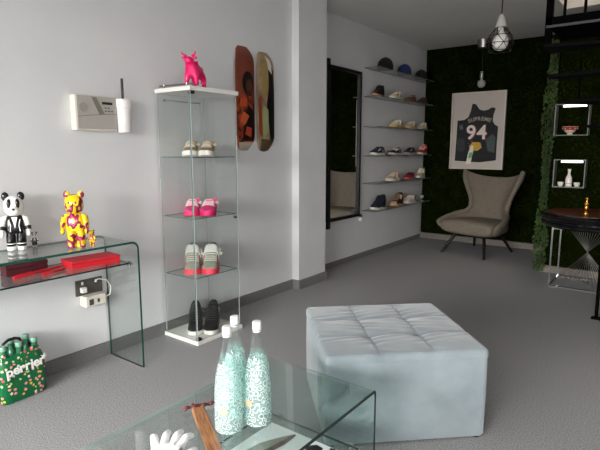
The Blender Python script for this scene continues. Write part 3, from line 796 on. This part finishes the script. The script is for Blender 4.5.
wd = thing('wooden_plaque', 'polished brown wooden bar with dark red carved end on the coffee table', 'wooden bar', (-1.19, 1.025, CT), math.radians(-31))
mwd = mat('polished_wood', srgb(172,104,54), .28); n, l, b = nodes(mwd); co = texco(mwd, (6, 60, 60))
nz = n.new('ShaderNodeTexNoise'); nz.inputs['Scale'].default_value = 3; l.new(co, nz.inputs['Vector'])
r = n.new('ShaderNodeValToRGB'); r.color_ramp.elements[0].color = srgb(118,72,42); r.color_ramp.elements[1].color = srgb(182,130,88); r.color_ramp.elements[0].position = .3; r.color_ramp.elements[1].position = .7
l.new(nz.outputs[0], r.inputs[0]); l.new(r.outputs[0], b.inputs['Base Color'])
MB().box(0, .46, -.021, .021, .0, .016).build('bar', mwd, wd, bevel=.004, seg=3)
mdr = mat('dark_red_carving', srgb(96,34,34), .4)
m = MB()
for dy, sx in ((-.045,.012),(-.02,-.004),(.01,.006),(.035,-.002)):
    m.tube([(-.012+sx,dy,.010),(-.006,dy+.012,.016),(-.014,dy+.024,.011)], [.004,.006,.003], 8)
m.tube([(-.010,-.05,.010),(-.012,0,.013),(-.008,.052,.010)], [.003,.006,.003], 8); m.tube([(.0,-.01,.012),(-.03,-.012,.013)], [.007,.003], 8)
m.build('carved_end', mdr, wd, smooth=True)

mgz = thing('magazine', 'pale open magazine with a grey shoe picture on the lower coffee table shelf', 'magazine', (-1.035, 1.215, .1803))
MB().box(-.16, .16, -.21, .19, 0, .004).build('page', mat('page_white', srgb(232,236,238), .5), mgz)
def pic(nm, poly, col, z=.0042): MB().prism(poly, Matrix.Translation((0,0,z)), .0004).build(nm, mat('print_%02x%02x%02x' % col, srgb(*col), .5), mgz)
pic('shoe_print', [(-.034,.178),(-.045,.165),(-.075,.115),(-.105,.055),(-.115,-.02),(-.08,-.06),(-.045,.03),(-.030,.11),(-.028,.17)], (140,137,124))
pic('sole_print', [(-.034,.178),(-.042,.150),(-.055,.07),(-.085,-.05),(-.07,-.06),(-.038,.03),(-.024,.11),(-.026,.172)], (94,66,60), .0047)
pic('black_print', [(.045,.145),(.07,.172),(.10,.168),(.112,.13),(.09,.10),(.06,.11)], (24,24,26))
pic('black_print', [(.12,.185),(.14,.19),(.15,.165),(.13,.16)], (30,30,32))

# ------------------------------------------------------------------ mirror on the recessed wall
MY0, MY1, MZ0, MZ1 = 4.26, 4.915, .50, 2.085
mi = thing('wall_mirror', 'tall black-framed mirror on the wall just past the pillar', 'mirror', (RX, (MY0+MY1)/2, MZ0))
hw_ = (MY1-MY0)/2; Hh = MZ1-MZ0
f = MB(); f.box(.002,.042,-hw_,-hw_+.045,0,Hh); f.box(.002,.042,hw_-.035,hw_,0,Hh); f.box(.002,.042,-hw_+.045,hw_-.035,0,.03); f.box(.002,.042,-hw_+.045,hw_-.035,Hh-.03,Hh)
f.build('frame', M_blackm, mi, bevel=.003)
MB().box(.002,.020,-hw_+.045,hw_-.035,.03,Hh-.03).build('mirror_glass', M_mirror, mi)
MB().box(.002,.03,-hw_+.02,-hw_+.07,-.075,-.0).build('bracket', M_blackm, mi, bevel=.004)
MB().box(.002,.03,-hw_+.0,-hw_+.05,Hh,Hh+.06).build('bracket', M_blackm, mi, bevel=.004)

# ------------------------------------------------------------------ glass wall shelves, caps and shoes
RZ = (2.150, 1.838, 1.508, 1.180, .866, .552)
rank = ('topmost', 'second from the top', 'third from the top', 'fourth from the top', 'fifth from the top', 'lowest')
for z_, rk in zip(RZ, rank):
    t = thing('wall_shelf', 'glass wall shelf beside the mirror, %s of the six' % rk, 'shelf', (RX, 5.82, z_), 0, 'glass shelves on the recessed wall')
    MB().slab(.001, .18, -.79, .775, -.008, 0).build('glass_plate', [M_shelfglass, M_sedge], t)
    t.location.x = RX
SX = RX + .100
def capm(label, y, col, s=1, rz=-2.0, brim=True):
    t = thing('cap', label, 'cap', (SX, y, RZ[0]+.0005), rz, 'caps on the top wall shelf', s)
    mm = noisy('cap_%02x%02x%02x' % col, srgb(*col), srgb(*[min(255, v+10) for v in col]), 90, .9)
    MB().lathe([(.078,.0),(.082,.01),(.080,.05),(.068,.085),(.045,.11),(.015,.122),(.004,.123)], 24).build('crown', mm, t, smooth=60)
    m = MB(); rs = []
    for i in range(9):
        a = -1.05+2.1*i/8; c_, s_ = math.cos(a), math.sin(a)
        rs.append([(.074*c_, .074*s_, .012), (.085+.05*c_*c_, .072*s_, .006), (.085+.05*c_*c_, .072*s_, .002), (.074*c_, .074*s_, .008)])
    m.rings(rs).build('brim', mm, t, smooth=40)
    MB().ball((0,0,.124), (.008,.008,.005), 10, 6).build('button', mm, t, smooth=True)
    return t
capm('black cap, leftmost on the topmost wall shelf', 5.33, (20,20,22), 1.12, -.9)
capm('dark blue cap in the middle of the topmost wall shelf', 5.83, (30,44,92), 1.05, -1.0)
capm('black cap, rightmost on the topmost wall shelf', 6.33, (18,19,22), 1.0, -1.1)
TL = -PI/2+.02   # toes towards the left of the picture
gs = 'sneakers on the wall shelves'
K = (24,24,26); Wt = (228,222,210); Tn = (206,160,120); Cr = (222,206,176); Rd = (180,28,32); Nv = (24,28,48); Br = (96,62,46); Pk = (222,190,182)
def sshoe(row, y, label, tab, cols, s=1.0, nm='sneaker', rz=TL, **kw):
    shoe(nm, label, tab, cols, (SX, y, RZ[row]+.0005), rz, gs, s*.95, **kw)
#             upper sole lining lace overlay heel stripe
sshoe(1, 5.17, 'black mid sneaker with tan sole, leftmost on the second wall shelf', HIGHH, [K,Tn,K,K,K,K,(40,40,40)], .92)
sshoe(1, 5.62, 'cream and white sneaker with dark patches, second on the second wall shelf', LOWH, [Cr,Wt,K,Wt,Cr,Wt,K], 1.05)
sshoe(1, 6.03, 'brown low sneaker, third on the second wall shelf', LOWH, [(110,86,70),(130,80,54),(30,26,24),(150,140,130),Br,Br,(60,40,34)], 1.0)
sshoe(1, 6.40, 'dark brown low sneaker, rightmost on the second wall shelf', LOWH, [(60,40,36),(84,50,40),K,(70,60,56),(50,34,30),(40,28,26),K], 1.0)
sshoe(2, 5.66, 'cream sneaker with yellow sole, leftmost on the third wall shelf', LOWH, [Wt,(222,186,110),(60,50,40),Wt,Cr,Cr,(206,180,130)], 1.08)
sshoe(2, 6.05, 'cream chunky sneaker, middle of the third wall shelf', LOWH, [Cr,(214,188,130),(60,50,40),Wt,(206,190,160),Wt,(180,160,120)], 1.05)
sshoe(2, 6.42, 'white and brown sneaker, rightmost on the third wall shelf', LOWH, [Wt,(196,176,150),(50,30,26),Wt,Cr,(90,50,44),(120,70,60)], 1.0)
sshoe(3, 5.19, 'navy and white low sneaker, leftmost on the fourth wall shelf', LOWH, [Nv,Wt,K,(60,70,100),(30,34,54),Nv,Wt], 1.12)
sshoe(3, 5.63, 'black low sneaker with white side stripe, second on the fourth wall shelf', LOWH, [K,(190,186,178),K,Wt,K,K,Wt], 1.05)
sshoe(3, 6.05, 'black low sneaker with grey side stripe, third on the fourth wall shelf', LOWH, [K,(170,168,160),(40,52,44),K,(36,44,40),K,(196,194,186)], 1.05)
sshoe(3, 6.45, 'red and white high top, rightmost on the fourth wall shelf', HIGHH, [Rd,Wt,Rd,Wt,Rd,Rd,Wt], .98, 'high_top_sneaker')
sshoe(4, 5.60, 'beige suede sneaker, leftmost on the fifth wall shelf', LOWH, [(206,176,150),Wt,(150,120,100),Cr,(214,186,160),(196,166,140),(216,190,166)], 1.16)
sshoe(4, 6.07, 'red low sneaker with dark laces, middle of the fifth wall shelf', LOWH, [(160,30,34),(176,90,84),(30,20,20),K,(150,28,32),(130,24,30),(30,22,24)], 1.0)
sshoe(4, 6.41, 'cream high top, rightmost on the fifth wall shelf', HIGHH, [Cr,Wt,(80,70,60),Wt,Cr,Wt,(190,176,160)], .95, 'high_top_sneaker')
sshoe(5, 5.24, 'dark navy high top with white sole, leftmost on the lowest wall shelf', HIGHH, [Nv,Wt,K,Nv,(28,32,50),Nv,(40,44,66)], 1.15, 'high_top_sneaker')
sshoe(5, 5.72, 'black and tan high top, second on the lowest wall shelf', HIGHH, [K,Tn,K,Tn,Tn,(110,60,50),K], 1.1, 'high_top_sneaker')
sshoe(5, 6.10, 'pale pink mid sneaker, third on the lowest wall shelf', LOWH, [Pk,Wt,(120,90,86),Wt,(216,196,190),(120,80,76),Wt], 1.15)
def lock(label, y, z, dx=0):
    t = thing('wall_sensor', label, 'sensor', (RX+dx, y, z), 0)
    MB().rings([[(.001+.03*q, .028*math.cos(a)*k, .026*math.sin(a)*k) for a in [2*PI*j/20 for j in range(20)]] for q, k in ((0,1),(.7,1),(1,.8))]).build('body', M_whitep, t, smooth=40)
    m = MB(); m.tube([(.014, .022*math.cos(a), .022+.034*math.sin(a)) for a in [PI*k/10 for k in range(11)]], .006, 8); m.build('loop', M_black, t, smooth=True)
lock('small white wall sensor with dark loop below the mirror', 4.985, .455)
lock('small white wall sensor with dark loop at the right end of the lowest shelf', 6.705, .585)

# ------------------------------------------------------------------ framed jersey
pf = thing('framed_jersey', 'framed black basketball jersey numbered 94 on the turf wall above the armchair', 'framed jersey', (-2.132, BY-.055, 1.488))
PW, PH = .342, .495
m = MB(); m.box(-PW, PW, .0, .012, -PH, PH); m.build('backing', mat('mount_grey', srgb(196,186,176), .8), pf)
m = MB(); t_ = .012
m.box(-PW-.004,-PW+t_,-.03,.012,-PH,PH); m.box(PW-t_,PW+.004,-.03,.012,-PH,PH); m.box(-PW+t_,PW-t_,-.03,.012,-PH,-PH+t_); m.box(-PW+t_,PW-t_,-.03,.012,PH-t_,PH)
m.build('frame', mat('frame_pale', srgb(206,196,186), .5), pf)
def JP(x, y):      # zoomed-photo measure -> frame plane
    u = (x-147+(y-62)*.057)/248; v = (y-58)/345
    return ((u-.5)*2*PW, (.5-v)*2*PH)
jersey = [JP(*p) for p in ((240,108),(256,112),(272,135),(290,142),(312,138),(330,128),(346,134),(336,160),(332,188),(342,206),(356,212),(350,290),(346,362),(270,372),(152,366),(160,280),(168,182),(200,180),(220,168),(232,140))]
def plate(nm, poly, col, y, par, t=.003): 
    return MB().prism(poly, Matrix.Translation((0,y,0)) @ FACE_NY, t).build(nm, mat('jersey_%02x%02x%02x' % col, srgb(*col), .75), par)
js = plate('jersey', jersey, (22,22,26), -.002, pf, .006)
tt = text_mesh('94', .25, .001); xform(tt, Matrix.Translation((JP(256,266)[0], -.0095, JP(256,266)[1])) @ FACE_NY); tt.build('number', mat('print_white', srgb(232,216,208), .6), js)
tt = text_mesh('94', .265, .0005, space=.4); xform(tt, Matrix.Translation((JP(258,269)[0]+.002, -.0086, JP(258,269)[1]+.0)) @ FACE_NY); tt.build('number_outline', mat('print_red', srgb(150,52,52), .6), js)
tt = text_mesh('SUPREME', .068, .001, arc=.4); xform(tt, Matrix.Translation((JP(272,184)[0], -.0095, JP(272,184)[1])) @ Matrix.Rotation(.0, 4, 'Y') @ FACE_NY); tt.build('lettering', mat('print_tan', srgb(170,158,140), .6), js)
plate('yellow_patch', [JP(*p) for p in ((222,300),(240,280),(275,282),(282,305),(262,320),(230,318))], (206,160,60), -.0085, js, .002)
plate('white_reflection', [JP(*p) for p in ((232,296),(244,296),(242,325),(228,380),(206,380),(218,330))], (226,224,206), -.0088, js, .002)  # window reflection in the glazing, painted as a flat white shape on the jersey
plate('green_reflection', [JP(*p) for p in ((222,330),(240,325),(236,350),(218,355))], (120,170,110), -.0112, js, .001)  # green part of the same painted reflection
plate('grey_patch', [JP(*p) for p in ((300,270),(330,245),(345,260),(340,330),(310,320))], (70,84,82), -.0085, js, .001)
plate('grey_patch', [JP(*p) for p in ((166,262),(200,268),(206,300),(196,325),(164,320))], (52,52,56), -.0085, js, .001)
plate('grey_patch', [JP(*p) for p in ((176,205),(190,200),(196,220),(180,226))], (90,90,110), -.0085, js, .001)
MB().box(-PW+t_, PW-t_, -.024, -.022, -PH+t_, PH-t_).build('glazing', thin_glass('picture_glass', (1,1,1,1), .008, .4, 4, rough=.15), pf)

# ------------------------------------------------------------------ wing armchair
ch = thing('wing_armchair', 'grey tweed wing armchair on black splayed legs against the turf wall', 'armchair', (-1.855, 6.13, 0), math.atan2(-.63, -.16) )
tw = noisy('grey_tweed', srgb(102,93,82), srgb(132,122,108), 120, .95, bump=.5, bscale=160, dist=.003)
# local +X is the front of the chair
NV, NU = 30, 24
WT = [(0,.31),(.08,.39),(.17,.415),(.23,.37),(.30,.285),(.40,.255),(.55,.275),(.72,.335),(.88,.39),(1,.405)]
DT = [(0,.48),(.08,.58),(.16,.60),(.21,.46),(.27,.24),(.36,.15),(.5,.14),(.65,.16),(.85,.18),(1,.16)]
m = MB(); rs = []
for i in range(NV+1):
    v = i/NV; w_ = .95*interp(WT, v); d_ = interp(DT, v); xb = -.22-.13*v; zb = .27+.69*v
    ring = []
    for j in range(NU+1):
        u = -1+2*j/NU; a = abs(u)
        yy = w_*math.copysign(min(1, a*1.15)**.85 if a < .87 else 1.0, u)*(.94+.06*a)
        xx = xb + d_*(max(0, a-.25)/.75)**1.7
        zz = zb + (.10*(a**2.4)-.05)*(v**2) - .10*(1-v)**6*0 + (-.05*(a**2) if v < .05 else 0)
        if v < .3: zz = zb + (.06*max(0, a-.5))*(v/.3)
        ring.append((xx, yy, zz))
    rs.append(ring)
m.rings(rs, False, False); o = m.build('shell', tw, ch, smooth=True)
sd = o.modifiers.new('solid', 'SOLIDIFY'); sd.thickness = .055; sd.offset = 0
sb = o.modifiers.new('subsurf', 'SUBSURF'); sb.levels = 1; sb.render_levels = 2
m = MB(); rs = []
for q, wq, z0, z1 in ((-.24,.24,.26,.40),(-.12,.30,.24,.425),(.1,.335,.235,.435),(.26,.35,.24,.435),(.345,.34,.26,.42),(.375,.32,.29,.38)):
    rs.append([(q, wq*c_, z0+(z1-z0)*h_) for c_, h_ in ((-.92,0),(-1,.35),(-1,.7),(-.9,.92),(-.5,.97),(0,1),(.5,.97),(.9,.92),(1,.7),(1,.35),(.92,0),(0,-.04))])
o = m.rings(rs).build('seat', tw, ch, smooth=True, sub=2)
for (x0, y0), (x1, y1) in (((.20,.17),(.345,.27)),((.20,-.19),(.345,-.31)),((-.16,.15),(-.33,.24)),((-.16,-.17),(-.33,-.28))):
    MB().tube([(x0,y0,.26),(x1,y1,.0)], [.021,.014], 10).build('leg', M_blackm, ch, smooth=40)
m = MB(); m.box(-.2,.24,-.20,-.17,.235,.258); m.box(-.2,.24,.17,.20,.235,.258); m.box(.2,.24,-.17,.17,.235,.258); m.box(-.2,-.16,-.17,.17,.235,.258)
m.build('base_frame', M_blackm, ch)

# ------------------------------------------------------------------ pendants
pd = thing('pendant_lamp', 'cage pendant lamp with silver cone and bulb hanging from the ceiling', 'pendant lamp', (-1.108, 3.883, 0), 0)
MB().tube([(0,0,2.20),(0,0,CZ-.03)], .004, 8).build('cord', M_black, pd)
MB().lathe([(.05,CZ-.03),(.05,CZ-.001)], 20).build('ceiling_rose', M_steel, pd, smooth=40)
MB().lathe([(.006,2.21),(.014,2.205),(.020,2.19),(.040,2.125),(.040,2.120)], 24).build('cone', mat('satin_silver', srgb(190,188,184), .4, .25), pd, smooth=50)
MB().lathe([(.018,2.119),(.018,2.095),(.03,2.08),(.052,2.05),(.058,2.02),(.050,1.985),(.03,1.965),(.005,1.958)], 24).build('bulb', mat('opal_bulb', srgb(226,224,216), .25), pd, smooth=60)
m = MB()
RI = [(.036,2.12),(.080,2.06),(.094,2.005),(.075,1.955)]
n6 = 6
for i in range(n6):
    for k in range(3):
        for s_ in (0, 1):
            a0 = 2*PI*(i+.5*(k % 2))/n6; a1 = 2*PI*(i+.5*((k+1) % 2)+(0 if (k % 2 == 0) == (s_ == 0) else (-1 if k % 2 == 0 else 1)))/n6
            m.tube([(RI[k][0]*math.cos(a0), RI[k][0]*math.sin(a0), RI[k][1]), (RI[k+1][0]*math.cos(a1), RI[k+1][0]*math.sin(a1), RI[k+1][1])], .0025, 6)
for r_, z_ in RI[1:]: m.tube([(r_*math.cos(2*PI*k/24), r_*math.sin(2*PI*k/24), z_) for k in range(25)], .0025, 6)
m.build('wire_cage', M_blackm, pd)
p2 = thing('bulb_pendant', 'small clear bulb pendant with steel socket in front of the turf wall', 'pendant lamp', (-2.06, 6.52, 0))
MB().lathe([(.062,CZ-.10),(.075,CZ-.001)], 20).build('ceiling_rose', M_steel, p2, smooth=40)
MB().tube([(0,0,2.215),(0,0,CZ-.10)], .003, 8).build('cord', M_black, p2)
MB().lathe([(.008,2.135),(.020,2.21),(.024,2.14),(.022,2.135)], 16).build('socket', M_steel, p2, smooth=40)
MB().lathe([(.018,2.1345),(.022,2.035),(.045,2.095),(.052,2.065),(.045,2.035),(.025,2.017),(.004,2.013)], 24).build('bulb', thin_glass('bulb_glass', (.9,.9,.88,1), .12, .7, 2, rough=.05, haze=srgb(235,232,224), hazefac=.35), p2, smooth=60)
MB().lathe([(.012,2.1345),(.006,2.085),(.014,2.065),(.010,2.045),(.004,2.035)], 12).build('filament_core', mat('filament_white', srgb(230,226,214), .4), p2, smooth=60)

# ------------------------------------------------------------------ lit niches with their contents
def niche(label, x0, x1, z0, z1):
    t = thing('shelf_niche', label, 'niche shelf', ((x0+x1)/2, KY-.045, z0))
    w_ = (x1-x0)/2; h = z1-z0; d = .105; e = .008
    m = MB(); m.box(-w_,-w_+e,-d,.03,0,h); m.box(w_-e,w_,-d,.03,0,h); m.box(-w_+e,w_-e,-d,.03,0,e); m.box(-w_+e,w_-e,-d,.03,h-e,h)
    m.build('box_frame', mat('niche_grey', srgb(112,112,110), .5), t)
    MB().box(-w_+e, w_-e, .026, .03, e, h-e).build('back_panel', M_turf, t)
    MB().box(-w_*.55, w_*.8, -d+.012, -d+.034, h-e-.022, h-e-.0005).build('light_bar', emit('light_strip', (1,.93,.82,1), 2.2), t)
    return t
niche('upper lit niche shelf holding a red bowl on the turf wall', -.995, -.702, 1.382, 1.680)
niche('lower lit niche shelf holding a white bottle and two cups', -.972, -.698, .884, 1.155)
bo = thing('bowl', 'red patterned bowl on a white foot in the upper lit niche', 'bowl', (-.862, KY-.10, 1.3905))
MB().lathe([(.022,0),(.026,.002),(.022,.014),(.045,.030),(.066,.066),(.070,.078),(.066,.078),(.060,.066),(.04,.036),(.004,.022)], 28).build('body', mat('bowl_cream', srgb(224,206,186), .3), bo, smooth=50)
MB().lathe([(.0535,.0435),(.0668,.066),(.0700,.074)], 28, cap=False).build('red_band', mat('bowl_red', srgb(170,44,40), .35), bo, smooth=True)
for k in range(9):
    a = 2*PI*k/9; MB().ball((.0635*math.cos(a), .0635*math.sin(a), .0575), (.006,.006,.006), 8, 6).build('motif', mat('bowl_cream', srgb(224,206,186), .3), bo)
sk = thing('sake_bottle', 'white ceramic bottle between two cups in the lower lit niche', 'bottle', (-.838, KY-.10, .8925))
MB().lathe([(.024,0),(.029,.004),(.030,.06),(.026,.09),(.014,.115),(.011,.135),(.016,.165),(.018,.17),(.012,.17)], 24).build('body', mat('white_porcelain', srgb(236,230,220), .25), sk, smooth=50)
MB().lathe([(.0302,.03),(.0302,.036)], 24, cap=False).build('band', mat('band_grey', srgb(150,140,132), .4), sk, smooth=True)
for x, lb in ((-.908, 'small white cup left of the white bottle in the lower niche'), (-.765, 'small white cup right of the white bottle in the lower niche')):
    cp = MB().lathe([(.014,0),(.018,.002),(.026,.02),(.028,.042),(.025,.042),(.020,.014),(.003,.008)], 22, (0,0,0)).build('cup', mat('white_porcelain', srgb(236,230,220), .25), smooth=50)
    cp.location = (x, KY-.10, .8925); tag(cp, lb, 'cup', 'cups in the lower niche')

# ------------------------------------------------------------------ round table with wire base
TX, TY = -.55, 5.17
rt = thing('round_table', 'round black table with brown top on a chrome wire base at right', 'table', (TX, TY, 0))
MB().lathe([(.36,0.5550),(.40,0.5585),(.405,0.5690),(.44,0.5865),(.445,0.6040),(.432,0.6089),(.432,0.6201),(.455,0.6320),(.468,0.6495),(.470,0.6635),(.463,0.6761),(.45,0.6817),(.44,0.6831)], 56).build('top_rim', mat('black_lacquer', srgb(12,12,14), .12), rt, smooth=35)
MB().lathe([(.405,0.6835),(.405,0.6859),(.39,0.6873)], 56).build('top_inlay', mat('brown_leather', srgb(84,44,30), .3), rt, smooth=40)
bx0, bx1, by0, by1 = -.315, .315, -.21, .23
m = MB(); e = .014
for x in (bx0, bx1-e):
    for y in (by0, by1-e): m.box(x, x+e, y, y+e, e, .552-e)
for z in (0, .552-e):
    for y in (by0, by1-e): m.box(bx0, bx1, y, y+e, z, z+e)
    for x in (bx0, bx1-e): m.box(x, x+e, by0+e, by1-e, z, z+e)
m.build('base_frame', M_chrome, rt)
# hyperboloid of straight wires
for k in range(15):
    q = k/14
    xa = -.205+.41*q
    m = MB(); m.tube([(xa-.055, .0+.16*math.cos(PI*q), .545), (-xa*1.32-.03, -.0-.16*math.cos(PI*q), .016)], .0026, 6)
    m.build('wire', M_steel, rt)
fg = thing('finial_ornament', 'small turned gold ornament standing on the round brown table top', 'ornament', (-.618, 5.06, 0.6878))
MB().lathe([(.032,0),(.032,.006),(.018,.010),(.014,.022)], 18).build('base', M_gold, fg, smooth=50)
MB().lathe([(.014,.0225),(.019,.03),(.019,.07),(.014,.078)], 18).build('body', M_gold, fg, smooth=50)
MB().lathe([(.024,.079),(.026,.086),(.022,.094),(.012,.10),(.010,.115)], 18).build('collar', M_gold, fg, smooth=50)
MB().ball((0,0,.130), .0155, 14, 10).build('knob', M_gold, fg, smooth=True)

# ------------------------------------------------------------------ steel staircase
M_stair = mat('stair_black', srgb(6,6,7), .9, 0, **{'Specular IOR Level': .04})
stc = thing('spiral_staircase', 'black steel spiral staircase with railing at the upper right', 'staircase', (-.27, 4.2, 0))
MB().tube([(0,0,.012),(0,0,3.4)], .05, 16).build('pole', M_stair, stc, smooth=40)
MB().lathe([(.10,0),(.10,.012)], 20).build('base_plate', M_stair, stc, smooth=40)
MB().tube([(-.118,.0,.01),(-.118,0,1.75)], .013, 10).build('newel', M_stair, stc, smooth=40)
MB().box(-.150,-.085,-.03,.03,0,.010).build('newel_foot', M_stair, stc)
# landing
MB().box(-.59, .6, -.06, .55, 2.142, 2.20).build('landing', M_stair, stc)
MB().box(-.59, .6, -.075, -.061, 2.125, 2.141).build('landing_edge', mat('worn_steel', srgb(66,66,66), .6), stc)
steel2 = mat('tread_steel', srgb(14,15,15), .85, 0, **{'Specular IOR Level': .06})
for k, (z, a) in enumerate(((2.0, 180), (1.815, 158), (1.63, 136), (1.445, 114), (1.26, 92), (1.075, 70), (.89, 48), (.705, 26), (.52, 4), (.335, -18), (.15, -40))):
    m = MB(); A = math.radians(a); h = math.radians(15); R0, R1 = .05, .60
    poly = [(R0*math.cos(A-h*1.6), R0*math.sin(A-h*1.6))] + [(R1*math.cos(A-h+2*h*i/6), R1*math.sin(A-h+2*h*i/6)) for i in range(7)] + [(R0*math.cos(A+h*1.6), R0*math.sin(A+h*1.6))]
    m.prism(poly, Matrix.Translation((0,0,z-.022)), .022); m.build('tread', steel2, stc)
    m = MB(); m.tube([(.575*math.cos(A), .575*math.sin(A), z), (.575*math.cos(A), .575*math.sin(A), z+.20 if k == 0 else z+.34)], .007, 8); m.build('baluster', M_stair, stc, smooth=40)
MB().box(-.60,-.555,-.06,-.015,1.985,3.1).build('corner_post', M_stair, stc)
for k in range(6): MB().box(-.487+.13*k,-.470+.13*k,-.055,-.035,2.20,3.05).build('baluster', M_stair, stc)
MB().box(-.60,.6,-.065,-.02,3.05,3.1).build('handrail', M_stair, stc)
